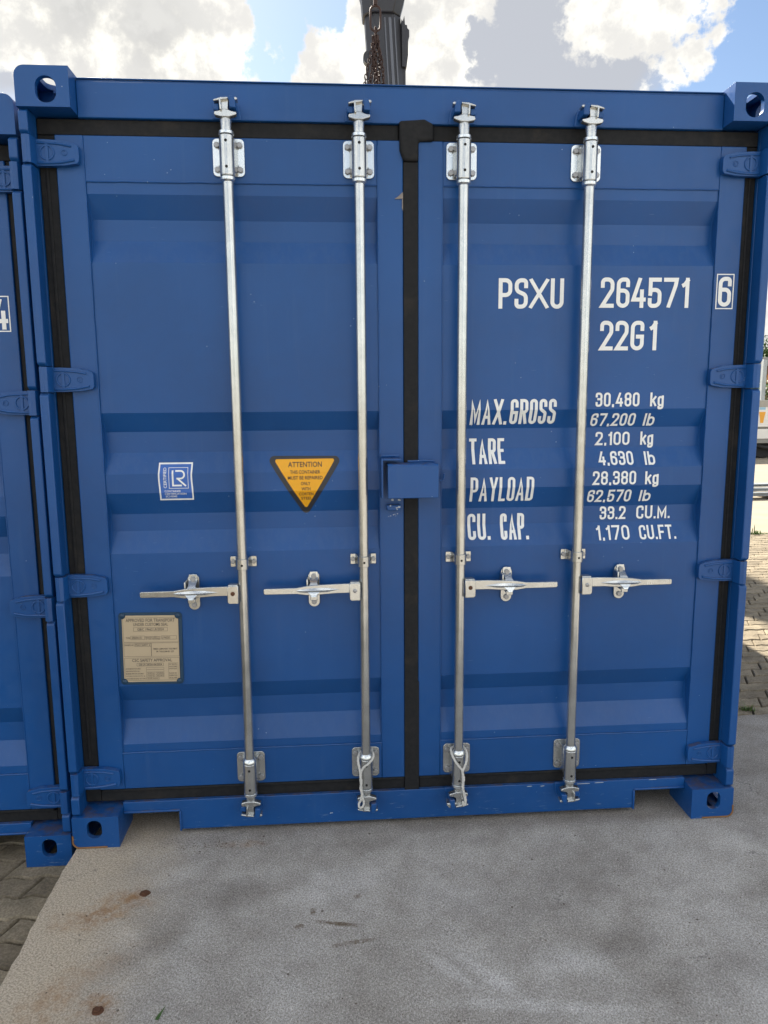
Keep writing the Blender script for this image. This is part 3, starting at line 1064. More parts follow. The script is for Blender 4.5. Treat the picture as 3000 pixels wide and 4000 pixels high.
def cam_unit(x, z, s, up, bar, cap_right=False):
    """forked cam with the arms at z; up=+1 for the header end, -1 for the sill end"""
    mb = MB()
    u = up * .84
    lower = [(-.034, -.003), (-.031, -.009), (-.012, -.014), (.012, -.014), (.030, -.008), (.036, -.004), (.036, .004), (.020, .008), (.006, .014), (-.008, .014), (-.018, .008), (-.032, .005)]
    wing(mb, x, z, [(a, u * b) for a, b in lower], .004, .026, s)
    web = [(-.011, .008), (.010, .008), (.013, .042), (.014, .050), (-.010, .049), (-.012, .030)]
    wing(mb, x, z, [(a, u * b) for a, b in web], .008, .040, s)
    wing(mb, x, z, [(a, u * b) for a, b in [(-.014, .006), (-.008, .006), (-.010, .046), (-.016, .046)]], -.006, .012, s)
    upper = [(-.033, .036), (-.028, .038), (.012, .045), (.013, .052), (-.010, .051), (-.030, .044), (-.034, .041)]
    wing(mb, x, z, [(a, u * b) for a, b in upper], -.004, .030, s)
    tip = [(.024, .046), (.033, .043), (.040, .045), (.041, .051), (.036, .055), (.026, .052)]
    wing(mb, x, z, [(a, u * b) for a, b in tip], .000, .030, s)
    wing(mb, x, z, [(a, u * b) for a, b in [(.012, .043), (.026, .044), (.026, .050), (.012, .050)]], .026, .034, s)
    cam_o = mb.build('locking_cam', GALV, bar, .0028, 2)
    if cap_right:                                        # closed hoop on the far side of the fork
        rg = MB()
        cx, cz = x + s * .028, z + u * .040
        rg.prism([(x + s * .006, .000), (x + s * .030, -.006), (x + s * .046, -.002), (x + s * .046, .030), (x + s * .006, .034)], cz - .004, cz + .008, 'Z')
        rg.build('cam_loop', GALV, bar, .003)
    kp = MB()                                            # blue keepers welded on the rail
    kp.prism([(x + s * a, z + u * b) for a, b in [(-.044, -.002), (.046, -.004), (.040, .040), (.034, .058), (.012, .060), (-.036, .046)]], .0555, .0638)
    kp.prism([(x + s * a, z + u * b) for a, b in [(-.036, .012), (-.018, .010), (-.018, .036), (-.038, .034)]], .010, .0552)
    kp.prism([(x + s * a, z + u * b) for a, b in [(.016, .016), (.036, .014), (.034, .040), (.030, .056), (.016, .058)]], -.006, .0552)
    kp.build('cam_keeper', PAINT, box, .003)
    return cam_o


for i, bx in enumerate(BARX):
    s = 1 if i < 2 else -1
    bar = MB().lathe([(.0170, .145), (.0170, 2.45)], bx, BY, 32).build('locking_bar', GALV, box)
    # upper bearing: plate, saddle, sleeve, collars, neck
    for (p0, p1, s0, s1, upw) in ((2.295, 2.411, 2.2845, 2.406, 1), (.1965, .311, .177, .289, -1)):
        pl = MB().prism(rrect(bx - .0505, bx + .0505, p0, p1, .014, 5), .0635, .0690)
        pl.build('bearing_plate', GALV2 if upw > 0 else GALV, bar, .0012, 2)
        sl = MB()
        saddle(sl, bx, p0 + (.006 if upw > 0 else .0), p1 - .012, .030, .0235, .0630, BY + .004)
        sl.lathe([(.0215, s0), (.0235, s0 + .0015), (.0235, s1 - .0015), (.0215, s1)], bx, BY, 36)
        for zz in (p0 + .030, p1 - .030):              # pressed gussets
            sl.prism([(bx - .034, .063), (bx + .034, .063), (bx + .024, .052), (bx - .024, .052)], zz - .004, zz + .004, 'Z')
        sl.build('bearing_sleeve', GALV, bar, .001, 1)
        for prof in (([(.0175, s1 + .0012), (.0240, s1 + .0025), (.0240, s1 + .0120), (.0190, s1 + .0140)],
                      [(.0175, s0 - .0180), (.0235, s0 - .0125), (.0240, s0 - .0035), (.0215, s0 - .0015)]) if upw > 0 else
                     ([(.0205, s1 + .0012), (.0240, s1 + .0025), (.0235, s1 + .0100), (.0175, s1 + .0190)],
                      [(.0190, s0 - .0140), (.0240, s0 - .0120), (.0240, s0 - .0028), (.0215, s0 - .0012)])):
            MB().lathe(prof, bx, BY, 36).build('collar', GALV2, bar, .0006, 1)
        nk = MB()
        if upw > 0:
            nk.lathe([(.0176, s1 + .013), (.0178, 2.452), (.0160, 2.462), (.010, 2.470)], bx, BY, 32)
        else:
            nk.lathe([(.010, .136), (.0150, .141), (.0178, .148), (.0176, s0 - .013)], bx, BY, 32)
        nk.build('bar_neck', GALV, bar)
        for dx in (-.0365, .0365):
            for zz in ((2.3152, 2.3902) if upw > 0 else (.2150, .2895)):
                b = MB()
                hexbolt(b, bx + dx, .0632, zz, .0098, .0075)
                b.build('bolt', BOLT, bar, .0015, 2)
        for zz in ((2.3085, 2.3860) if upw > 0 else (.1945, .2680)):
            MB().lathe([(.0046, -.00005 + BY - .0238), (.0046, BY - .0228)], bx, 0, 14, 'Y', zz).build('grease_hole', HOLE, bar)
    cam_unit(bx, 2.4675, s, 1, bar)
    cam_unit(bx, .1365, s, -1, bar, cap_right=(i == 2))
    # middle guide strap
    gs = MB()
    zc = 1.0215
    arc = [(-.0455, .0640), (-.0285, .0640), (-.0225, .058), (-.0215, BY)]
    pa = [(bx + a, b) for a, b in arc] + [(bx + .0215 * math.cos(R(t)), BY + .0215 * math.sin(R(t))) for t in range(195, 350, 15)] + [(bx - a, b) for a, b in reversed(arc)]
    pi_ = []
    th = .0035
    inn = [(-.0455, .0640 + th), (-.0270, .0640 + th), (-.0190, .060), (-.0180, BY)]
    pi_ = [(bx + a, b) for a, b in inn] + [(bx + .0180 * math.cos(R(t)), BY + .0180 * math.sin(R(t))) for t in range(195, 350, 15)] + [(bx - a, b) for a, b in reversed(inn)]
    gs.prism(pa + list(reversed(pi_)), zc - .0185, zc + .0185, 'Z')
    gs.build('guide_strap', GALV, bar, .001, 1)
    for dx in (-.0360, .0360):
        b = MB()
        hexbolt(b, bx + dx, .0640, zc, .0085, .0065)
        b.build('bolt', BOLT, bar, .0012, 2)
    hs = MB().lathe([(.0040, BY - .0219), (.0040, BY - .0210)], bx + .001, 0, 14, 'Y', zc - .002)
    hs.build('grease_hole', HOLE, bar)
    # handle, reaching away from the door gap: dirn -1 to the left, +1 to the right
    dn = -1 if i < 2 else 1
    X = lambda a: bx + dn * a
    hb = MB()
    hb.prism([(X(a), b) for a, b in [(.014, .886), (.046, .886), (.052, .892), (.052, .944), (.047, .950), (.014, .950)]], -.0020, .0040)
    hb.prism([(X(a), b) for a, b in [(.0165, .945), (.049, .945), (.049, .953), (.0165, .953)]], .0035, .034)
    hb.prism([(X(a), b) for a, b in [(.0165, .886), (.047, .886), (.047, .892), (.0165, .892)]], .0045, .034)
    hb.build('handle_hub', GALV, bar, .0025, 2)
    MB().lathe([(.0075, -.0020), (.0070, -.0045), (.0040, -.0060)], X(.033), 0, 18, 'Y', .9225).build('hub_rivet', RUST if i % 2 == 0 else BOLT, bar)
    lv = MB()
    zz = .924
    prof = [(.046, .9120), (.100, .9115), (.155, .9080), (.200, .9070), (.235, .9120), (.345, .9125), (.349, .9160), (.349, .9300), (.345, .9335), (.236, .9340), (.200, .9400), (.155, .9430), (.100, .9450), (.046, .9455)]
    lv.prism([(X(a), b) for a, b in prof], .0100, .0170)
    lv.build('handle', GALV, bar, .0022, 2)
    rg = MB()                                            # raised diamond ridge pressed in the lever
    ridge = [(.085, .926), (.130, .9330), (.178, .9330), (.222, .9290), (.238, .9245), (.222, .9180), (.178, .9160), (.130, .9175)]
    vs = [(X(a), .0098, b) for a, b in ridge] + [(X(.095), .0078, .9255), (X(.225), .0078, .9235)] + [(X(.150), .0035, .9250), (X(.200), .0035, .9245)]
    n = len(ridge)
    A, B = n + 2, n + 3
    fs = [(0, 1, A), (1, 2, A), (2, B, A), (2, 3, B), (3, 4, B), (4, 5, B), (5, 6, B), (6, A, B), (6, 7, A), (7, 0, A)]
    vs[A] = (X(.150), .0035, .9250)
    rg.add(vs, fs)
    rg.build('handle_rib', GALV2, bar, smooth=10)
    for (ta, tb, z_a, z_b, fl) in ((.343, .300, .9215, .9305, False), (.286, .243, .9145, .9225, True)):
        xs = sorted((X(ta), X(tb)))
        print_text('XY1013', xs[0], xs[1], z_a, z_b, GALV2, bar, off=0.0008, flat_y=.0100, flip=fl)
    # catch plate, clip and stop
    cx = .1760
    st = [(X(cx) + .020 * math.cos(R(t)), .9605 + .020 * math.sin(R(t))) for t in range(0, 181, 15)] + [(X(cx) + .020 * math.cos(R(t)), .8710 + .020 * math.sin(R(t))) for t in range(180, 361, 15)]
    MB().prism(st, .0640, .0690).build('catch_plate', GALV, bar, .0012, 2)
    cp = MB()
    up_ = [(-.0135, .980), (.0135, .980), (.0150, .960), (.0125, .945), (.0230, .928), (.0240, .921), (.0120, .910), (.0070, .902), (-.0070, .902), (-.0120, .910), (-.0240, .921), (-.0230, .928), (-.0125, .945), (-.0150, .960)]
    # bent tongue: comes forward as it drops over the lever
    def yt(z):
        if z > .955: return .058
        if z > .940: return .058 - (.955 - z) / .015 * .045
        return .002 - (.940 - z) * .14 + .011 * (1 if z > .92 else .4)
    V = [(X(cx) + a, yt(b), b) for a, b in up_] + [(X(cx) + a, yt(b) + .004, b) for a, b in up_]
    n = len(up_)
    pairs = [(k, n - 1 - k + 0) for k in range(7)]
    left = [0, 13, 12, 11, 10, 9, 8]
    right = [1, 2, 3, 4, 5, 6, 7]
    Fs = []
    for k in range(6):
        Fs.append((left[k], left[k + 1], right[k + 1], right[k]))
        Fs.append((left[k] + n, right[k] + n, right[k + 1] + n, left[k + 1] + n))
    seq = left + list(reversed(right))
    for k in range(len(seq)):
        a, b = seq[k], seq[(k + 1) % len(seq)]
        Fs.append((a, b, b + n, a + n))
    cp.add(V, Fs)
    cp.build('catch_clip', GALV2, bar, .0015, 2, smooth=50)
    lo = MB()
    lo.box(X(cx) - .012, X(cx) + .012, .018, .0635, .895, .9035)
    lo.box(X(cx) - .012, X(cx) + .012, .012, .018, .888, .9035)
    lo.box(X(cx) - .0250, X(cx) - .0195, .020, .0635, .905, .962)
    lo.build('catch_stop', GALV, bar, .002, 2)
    for zb_ in (.9640, .8700):
        b = MB()
        hexbolt(b, X(cx), .0580 if zb_ > .9 else .0640, zb_, .0095, .0075)
        b.build('bolt', BOLT, bar, .0012, 2)

# ------------------------------------------------------------------ lock box over the door gap
lb = MB()
lb.box(-.0870, .0865, -.018, -.0135, 1.2455, 1.3560)
lb.prism([(-.018, 1.3535), (-.018, 1.3575), (-.012, 1.3615), (.0650, 1.3615), (.0650, 1.3565), (-.010, 1.3565)], -.0870, .0865, 'X')
lb.box(.0815, .0865, -.0134, .0650, 1.2457, 1.3555)
lb.box(-.0600, .0810, .0120, .0650, 1.2460, 1.2500)
lock = lb.build('lock_box', PAINT, box, .003, 2)
wb = MB()
wobble_bead(-.012, .080, 1.3645, 1.3645, .0640, .0048, wb)
wb.build('weld_bead', PAINT, lock)
MB().tube([(.088, .045, 1.330), (.0885, .045, 1.312), (.091, .045, 1.303), (.097, .045, 1.2985), (.104, .045, 1.2980), (.110, .045, 1.3015), (.1130, .045, 1.309), (.1140, .045, 1.322)], .0036, 8).build('seal_hook', PAINT, lock)
lc = MB()
lc.box(-.1070, -.1010, .004, .0695, 1.2430, 1.3790)
lc.box(-.1008, -.0400, .004, .0695, 1.3730, 1.3790)
lc.box(-.1008, -.0420, .0690, .0698, 1.235, 1.372)
lcatch = lc.build('lock_bracket', PAINT, box, .003, 2)
wb = MB()
wobble_bead(-.104, -.040, 1.3835, 1.3835, .0670, .0052, wb)
wb.build('weld_bead', PAINT, lcatch)
MB().box(-.0870, -.0380, .040, .0700, 1.1955, 1.2145).build('hasp_stub', PAINT, box, .003)
ch = MB()
rc = random.Random(3)
def flake(mb, x, z, r, y, rn=rc, k=6):
    mb.prism([(x + r * rn.uniform(.5, 1.1) * math.cos(a) * 1.3, z + r * rn.uniform(.4, 1.0) * math.sin(a)) for a in [2 * math.pi * j / k for j in range(k)]], y - .0006, y + .0001)
for x, z, r in ((-.0655, 1.229, .0062), (-.0410, 1.228, .0050), (-.061, 1.176, .0020), (-.056, 1.178, .0018), (-.071, 1.172, .0018), (-.053, 1.172, .0012), (-.047, 1.180, .0022), (-.078, 1.170, .0016)):
    flake(ch, x, z, r, .0698)
for x, z, r in ((-.044, 1.208, .0045), (-.052, 1.205, .0038), (-.074, 1.2125, .0030), (-.051, 1.199, .0022)):
    flake(ch, x, z, r, .0398)
# bare scratches on the sill, post strip and door
for x, z, w_, y in ((.655, .127, .030, .0638), (.72, .1285, .018, .0638), (.45, .126, .010, .0638), (.50, .125, .008, .0638), (.93, .131, .016, .0638), (-.30, .055, .006, .0638), (.15, .07, .004, .0638)):
    ch.prism([(x - w_, z - .0012), (x + w_, z - .0005), (x + w_ * .8, z + .0014), (x - w_ * .7, z + .0010)], y - .0007, y)
ch.build('paint_chips', mat_plain('bare_pale_chip', (0.42, 0.46, 0.50), .6), box, smooth=0, kind='stuff')
# torn film stuck on the edge of the left door beside the gasket
MB().prism([(-.0530, 2.2330), (-.0240, 2.2350), (-.0240, 2.2560), (-.0300, 2.2520), (-.0380, 2.2440)], .0660, .0690).prism([(-.0285, 2.2060), (-.0240, 2.1960), (-.0240, 2.2350), (-.0275, 2.2350)], .0670, .0690).build('torn_film', TAPE, box, .0008, 1)

# ------------------------------------------------------------------ markings on the right door
dr = DOORS['r']
T1 = .0135
for ch_, a, b in (('P', .303, .350), ('S', .3585, .4046), ('X', .410, .4770), ('U', .4839, .5300), ):
    V, F = [], []
    glyph(ch_, a, 1.8830, b - a, .1008, T1, V, F)
    drape(V, F, 'lettering', INK, dr, .0012)
for ch_, a, b in (('2', .6595, .7073), ('6', .7156, .7622), ('4', .7691, .8199), ('5', .8276, .8757), ('7', .8826, .9350), ('1', .9475, .9740)):
    V, F = [], []
    glyph(ch_, a, 1.8865, b - a, .1012, T1, V, F)
    drape(V, F, 'lettering', INK, dr, .0012)
for ch_, a, b in (('2', .6624, .7094), ('2', .7173, .7640), ('G', .7720, .8200), ('1', .8400, .8660)):
    V, F = [], []
    glyph(ch_, a, 1.7422, b - a, .1006, T1, V, F)
    drape(V, F, 'lettering', INK, dr, .0012)
# check digit in its frame, on the right stile
V, F = [], []
glyph('6', 1.0770, 1.8905, .0465, .1005, T1, V, F)
drape(V, F, 'lettering', INK, dr, .0012, flat_y=YD)
def frame_mesh(x0, x1, z0, z1, t, name, mat, parent, off, flat_y=None):
    V = [(x0, 0, z0), (x1, 0, z0), (x1, 0, z1), (x0, 0, z1), (x0 + t, 0, z0 + t), (x1 - t, 0, z0 + t), (x1 - t, 0, z1 - t), (x0 + t, 0, z1 - t)]
    F = [(0, 1, 5, 4), (1, 2, 6, 5), (2, 3, 7, 6), (3, 0, 4, 7)]
    return drape(V, F, name, mat, parent, off, flat_y)
frame_mesh(1.0690, 1.1320, 1.8822, 2.0008, .0036, 'digit_frame', INK, dr, .0012, YD)

for txt, a, b, z0, z1, t in (('MAX.', .2120, .3420, 1.4875, 1.5775, .0106), ('GROSS', .3525, .5165, 1.4890, 1.5765, .0106),
                             ('TARE', .2130, .3390, 1.3495, 1.4392, .0106), ('PAYLOAD', .2135, .4430, 1.2145, 1.3035, .0096),
                             ('CU.', .2095, .2900, 1.0765, 1.1683, .0106), ('CAP.', .3290, .4300, 1.0752, 1.1678, .0106),
                             ('30,480', .6555, .8145, 1.5478, 1.5970, .0074), ('kg', .8535, .9025, 1.5478, 1.5962, .0074),
                             ('67,200', .6480, .8105, 1.4790, 1.5246, .0072), ('lb', .8430, .8820, 1.4786, 1.5232, .0072),
                             ('2,100', .6725, .7985, 1.4102, 1.4578, .0072), ('kg', .8385, .8860, 1.4100, 1.4576, .0072),
                             ('4,630', .6785, .8070, 1.3404, 1.3888, .0072), ('lb', .8490, .8870, 1.3396, 1.3868, .0072),
                             ('28,380', .6555, .8150, 1.2702, 1.3194, .0072), ('kg', .8487, .8980, 1.2700, 1.3168, .0072),
                             ('62,570', .6445, .8062, 1.2047, 1.2512, .0072), ('lb', .8385, .8800, 1.2052, 1.2482, .0072),
                             ('33.2', .6985, .7955, 1.1389, 1.1866, .0072), ('CU.M.', .8360, .9632, 1.1390, 1.1875, .0072),
                             ('1,170', .6825, .8055, 1.0669, 1.1174, .0072), ('CU.FT.', .8428, .9795, 1.0667, 1.1158, .0072)):
    lettering(txt, a, b, z0, z1, t, dr)

# ------------------------------------------------------------------ decals on the left door
def bend(path, r, seg=6):
    return fillet([(Vector(p), 1) for p in path], True, r)
tri = bend([(-.5040, 1.3872), (-.2358, 1.3845), (-.3685, 1.1686)], .016)
dec = drape([(p.x, 0, p.y) for p in tri], [tuple(range(len(tri)))], 'warning_decal', BLACK, box, .0010)
tri2 = bend([(-.4758, 1.3752), (-.2627, 1.3758), (-.3680, 1.1990)], .006)
drape([(p.x, 0, p.y) for p in tri2], [tuple(range(len(tri2)))], 'decal_field', YELLOW, dec, .0016)
for txt, a, b, z0, z1 in (('ATTENTION', -.4270, -.3100, 1.3480, 1.3660), ('THIS CONTAINER', -.4200, -.3160, 1.3255, 1.3375),
                          ('MUST BE REPAIRED', -.4280, -.3080, 1.3055, 1.3175), ('ONLY', -.3835, -.3510, 1.2855, 1.2970),
                          ('WITH', -.3820, -.3510, 1.2670, 1.2780), ('CORTEN', -.3910, -.3410, 1.2490, 1.2595), ('STEEL', -.3840, -.3455, 1.2330, 1.2435)):
    print_text(txt, a, b, z0, z1, BLACK, dec, .0022, bold=.012)

LX = lambda u: -.8690 + u * .1150
LZ = lambda v: 1.2393 + v * .1297
def warped(x, z):        # the film is slightly rucked: its sides wave as the panel bends
    return x + .0012 * math.sin((z - 1.24) * 60)
def lr_quad(x0, x1, z0, z1, name, mat, parent, off, n=10):
    V, F = [], []
    for k in range(n + 1):
        z = z0 + (z1 - z0) * k / n
        V += [(warped(x0, z), 0, z), (warped(x1, z), 0, z)]
    F = [(2 * k, 2 * k + 1, 2 * k + 3, 2 * k + 2) for k in range(n)]
    return drape(V, F, name, mat, parent, off)
lr = lr_quad(LX(0), LX(1), LZ(0), LZ(1), 'certification_decal', INK, box, .0010)
lr_quad(LX(.045), LX(.955), LZ(.042), LZ(.958), 'decal_field', LRBLUE, lr, .0016)
for (a, b, c, d, t) in ((.30, .875, .32, .875, .0016),):
    frame_mesh(LX(a), LX(b), LZ(c), LZ(d), t, 'logo_frame', INK, lr, .0022)
def stroke_path(paths, t, name, mat, parent, off):
    V, F = [], []
    for si, (closed, P, rad) in enumerate(paths):
        path = fillet([(Vector(p), r) for p, r in P], closed, rad)
        base = len(V)
        n = len(path)
        for i in range(n):
            d0 = (path[i] - path[i - 1]).normalized() if i else (path[1] - path[0]).normalized()
            d1 = (path[i + 1] - path[i]).normalized() if i < n - 1 else d0
            nn = Vector((-(d0 + d1).y, (d0 + d1).x)).normalized()
            k = 1 / max(.5, nn.dot(Vector((-d0.y, d0.x))))
            for sg in (1, -1):
                p = path[i] + nn * t / 2 * k * sg
                V.append((p.x, .0001 * si, p.y))
        F += [(base + 2 * i, base + 2 * i + 2, base + 2 * i + 3, base + 2 * i + 1) for i in range(n - 1)]
    return drape(V, F, name, mat, parent, off)
stroke_path([(False, [((LX(.42), LZ(.80)), 0), ((LX(.42), LZ(.40)), 0), ((LX(.68), LZ(.40)), 0)], .001),
             (False, [((LX(.50), LZ(.785)), 0), ((LX(.76), LZ(.785)), 1), ((LX(.76), LZ(.585)), 1), ((LX(.53), LZ(.585)), 0)], .0125),
             (False, [((LX(.56), LZ(.585)), 0), ((LX(.80), LZ(.385)), 0)], .001)], .0056, 'logo_mark', INK, lr, .0022)
print_text('CERTIFIED', LX(.145), LX(.235), LZ(.335), LZ(.875), INK, lr, .0022, rot90=True)
print_text('CONTAINER', LX(.165), LX(.64), LZ(.225), LZ(.278), INK, lr, .0022)
print_text('CERTIFICATION', LX(.165), LX(.80), LZ(.150), LZ(.203), INK, lr, .0022)
print_text('SCHEME', LX(.18), LX(.52), LZ(.080), LZ(.130), INK, lr, .0022)

# ------------------------------------------------------------------ approval plate
PT = R(-1.0)
PV = (-.925, .711)
def tl(x, z):
    dx, dz = x - PV[0], z - PV[1]
    return (PV[0] + dx * math.cos(PT) - dz * math.sin(PT), PV[1] + dx * math.sin(PT) + dz * math.cos(PT))
yF = Y_OUT
holder = MB().prism([tl(*p) for p in rrect(-1.0345, -.8155, .5795, .8440, .012, 4)], yF - .0045, yF - .0002).build('approval_plate', DARKP, box, .0015)
nib = .013
corners = [(-1.0225, .5895), (-.8275, .5895), (-.8275, .8335), (-1.0225, .8335)]
poly = []
for k, (x, z) in enumerate(corners):                    # plate with scooped corners round the rivets
    sxn = 1 if x < -.93 else -1
    szn = 1 if z < .7 else -1
    arc = []
    for j in range(5):
        a = math.pi / 2 * j / 4
        arc.append((x + sxn * nib * math.cos(a), z + szn * nib * math.sin(a)))
    if k in (0, 2):
        arc = list(reversed(arc)) if k == 0 else list(reversed(arc))
    poly += arc
MB().prism([tl(*p) for p in poly], yF - .0060, yF - .0046).build('plate_face', PLATE, holder)
for x, z in corners:
    px, pz = tl(x + (.002 if x < -.93 else -.002), z + (.001 if z < .7 else -.001))
    MB().lathe([(.0095, yF - .0046), (.0085, yF - .0075), (.0050, yF - .0095), (.0015, yF - .0100)], px, 0, 18, 'Y', pz).build('rivet', DARKP, holder)
fy = yF - .0060
def pt(txt, a, b, z0, z1):
    # a,b in fractions of the plate width, z in fractions of its height from the bottom
    X0, X1 = -1.0205 + a * .194, -1.0205 + b * .194
    Z0, Z1 = .5900 + z0 * .2435, .5900 + z1 * .2435
    print_text(txt, X0, X1, Z0, Z1, TEXTP, holder, .0004, flat_y=fy, tilt=PT, piv=PV)
def pf(a, b, z0, z1, t=.0008):
    X0, X1 = -1.0205 + a * .194, -1.0205 + b * .194
    Z0, Z1 = .5900 + z0 * .2435, .5900 + z1 * .2435
    q = [(X0, Z0), (X1, Z0), (X1, Z1), (X0, Z1), (X0 + t, Z0 + t), (X1 - t, Z0 + t), (X1 - t, Z1 - t), (X0 + t, Z1 - t)]
    V = [(tl(*p)[0], 0, tl(*p)[1]) for p in q]
    drape(V, [(0, 1, 5, 4), (1, 2, 6, 5), (2, 3, 7, 6), (3, 0, 4, 7)], 'printed_frame', TEXTP, holder, .0004, fy)
pt('APPROVED FOR TRANSPORT', .06, .93, .905, .955)
pt('UNDER CUSTOMS SEAL', .19, .81, .845, .890)
pf(.19, .80, .765, .822)
pt('GB/C 19662 LR/2024', .26, .73, .775, .812)
pt('TYPE', .05, .125, .650, .676)
pf(.135, .385, .640, .697)
pt('ZB20A1S1', .155, .335, .652, .684)
pt("MANUFACTURER'S NO", .40, .665, .668, .690)
pt('OF THE CONTAINER', .40, .665, .638, .660)
pf(.685, .955, .640, .697)
pt('LYNE25D', .70, .84, .652, .684)
pf(.005, .995, .600, .970)
pt("OWNER'S NO", .015, .185, .545, .572)
pf(.20, .495, .535, .580)
pt('PSXU 264571 6', .215, .475, .545, .572)
pt('TIMBER COMPONENT TREATMENT', .525, .965, .485, .510)
pt('IM / TASULEUM-400 / 2025', .585, .90, .445, .470)
pf(.005, .495, .385, .590)
pf(.4955, .995, .385, .590)
pf(.005, .995, .020, .365)
pt('CSC SAFETY APPROVAL', .145, .86, .305, .350)
pf(.225, .705, .240, .285)
pt('GB-LR 28256-06/2024', .26, .675, .248, .277)
for k, t_ in enumerate(('DATE MANUFACTURED', 'IDENTIFICATION NO', 'MAXIMUM OPERATING GROSS MASS', 'ALLOWABLE STACKING LOAD FOR 1.8g', 'TRANSVERSE RACKING TEST FORCE')):
    zz = .200 - k * .038
    pt(t_, .025, (.29, .27, .34, .365, .385)[k], zz - .010, zz + .010)
    if k < 2:
        pf(.39, .71, zz - .013, zz + .018, .0006)
    elif k < 4:
        pf(.39, .54, zz - .013, zz + .018, .0006)
        pf(.56, .71, zz - .013, zz + .018, .0006)
        pt(('30,480 kg', '216,000 kg')[k - 2], .41, .525, zz - .008, zz + .012)
        pt(('67,200 lb', '476,190 lb')[k - 2], .58, .70, zz - .008, zz + .012)
    else:
        pf(.39, .62, zz - .013, zz + .018, .0006)
        pt('150,000 newtons', .405, .60, zz - .007, zz + .011)
pf(.79, .965, .040, .285, .0006)
for k, t_ in enumerate(('FIRST MAINTE-', 'NANCE EXAMI-', 'NATION DATE', '', 'PLACE RE-', 'EXAMINATION', 'DECAL HERE')):
    if t_:
        zz = .262 - k * .034
        pt(t_, .80, .945, zz - .009, zz + .010)

# ------------------------------------------------------------------ neighbour container
nb = copy_tree(box, None, skip=('lettering', 'digit_frame', 'warning_decal', 'certification_decal', 'approval_plate', 'paint_chips', 'torn_film', 'rust_edge'))
nb.location = (-2.452, .020, -.075)
nb['label'] = 'blue shipping container at the left edge, with a boxed white 4, on the brick paving'
nb['group'] = box['group'] = 'blue shipping containers side by side'
nbd = [c for c in nb.children if c.name.startswith('door.') and c.matrix_basis is not None]
nb_right = [c for c in nb.children if c.data is dr.data][0]
V, F = [], []
glyph('4', 1.0720, 1.8905, .050, .0985, T1, V, F)
drape(V, F, 'lettering', INK, nb_right, .0012, flat_y=YD)
frame_mesh(1.0660, 1.1290, 1.8830, 1.9980, .0036, 'digit_frame', INK, nb_right, .0012, YD)

# ------------------------------------------------------------------ ropes tied round the two middle bars
def rope(name, paths, label, grp):
    root = thing(name, label, 'rope', (paths[0][0][0], paths[0][0][1], paths[0][0][2]), grp)
    o0 = Vector(root.location)
    for p in paths:
        # resample and twist three strands about the path
        P = [Vector(q) for q in p]
        dense = []
        for i in range(len(P) - 1):
            p0 = P[max(i - 1, 0)]; p1 = P[i]; p2 = P[i + 1]; p3 = P[min(i + 2, len(P) - 1)]
            n = max(3, int((p2 - p1).length / .0035))
            for k in range(n):
                t = k / n
                dense.append(.5 * ((2 * p1) + (-p0 + p2) * t + (2 * p0 - 5 * p1 + 4 * p2 - p3) * t * t + (-p0 + 3 * p1 - 3 * p2 + p3) * t ** 3))
        dense.append(P[-1])
        mb = MB()
        for ph in (0, 2 * math.pi / 3, 4 * math.pi / 3):
            q = []
            for i, c in enumerate(dense):
                d = (dense[min(i + 1, len(dense) - 1)] - dense[max(i - 1, 0)]).normalized()
                a = d.cross(Vector((0, 1, 0)))
                a = a.normalized() if a.length > .05 else Vector((1, 0, 0))
                b = a.cross(d)
                an = ph + i * .62
                q.append(c + (a * math.cos(an) + b * math.sin(an)) * .0022 - o0)
            mb.tube(q, .0022, 5)
        mb.build('rope_strand', ROPE, root, kind=None)
    return root

x = BARX[1]
rope('rope', [[(x - .0165, BY + .020, .306), (x - .027, BY, .300), (x - .030, BY - .022, .287), (x - .026, BY - .028, .270), (x - .0245, BY - .030, .258), (x - .0215, BY - .030, .240), (x - .022, BY - .028, .215), (x - .019, BY - .028, .19), (x - .018, BY - .030, .165), (x - .013, BY - .032, .142), (x - .011, BY - .032, .128), (x - .018, BY - .032, .114), (x - .028, BY - .032, .116), (x - .029, BY - .032, .128), (x - .021, BY - .032, .145), (x - .018, BY - .034, .165)],
              [(x + .004, BY + .026, .306), (x + .022, BY + .014, .306), (x + .0265, BY - .006, .300), (x + .019, BY - .021, .290), (x + .004, BY - .031, .280), (x - .010, BY - .030, .268), (x - .0195, BY - .031, .252), (x - .0225, BY - .034, .235), (x - .0185, BY - .034, .215), (x - .0225, BY - .034, .190), (x - .0155, BY - .034, .165)]],
     'rope knotted round the second bar from the left, its looped end hanging down', 'ropes on the lower bar ends')
x = BARX[2]
rope('rope', [[(x - .010, BY + .026, .309), (x - .026, BY + .010, .306), (x - .0265, BY - .010, .296), (x - .018, BY - .026, .278), (x - .004, BY - .032, .258), (x + .009, BY - .032, .240), (x + .011, BY - .032, .215), (x + .0125, BY - .032, .185), (x + .014, BY - .032, .160), (x + .018, BY - .033, .135), (x + .020, BY - .034, .118), (x + .014, BY - .036, .106), (x + .012, BY - .036, .122)],
              [(x - .010, BY + .026, .311), (x + .014, BY + .022, .311), (x + .0265, BY, .304), (x + .0285, BY - .016, .290), (x + .0255, BY - .024, .272), (x + .017, BY - .030, .252), (x + .0095, BY - .035, .236), (x + .0145, BY - .036, .210), (x + .010, BY - .036, .18), (x + .0175, BY - .036, .15), (x + .022, BY - .036, .125), (x + .019, BY - .038, .108)]],
     'rope knotted round the third bar from the left, its frayed end hanging down', 'ropes on the lower bar ends')

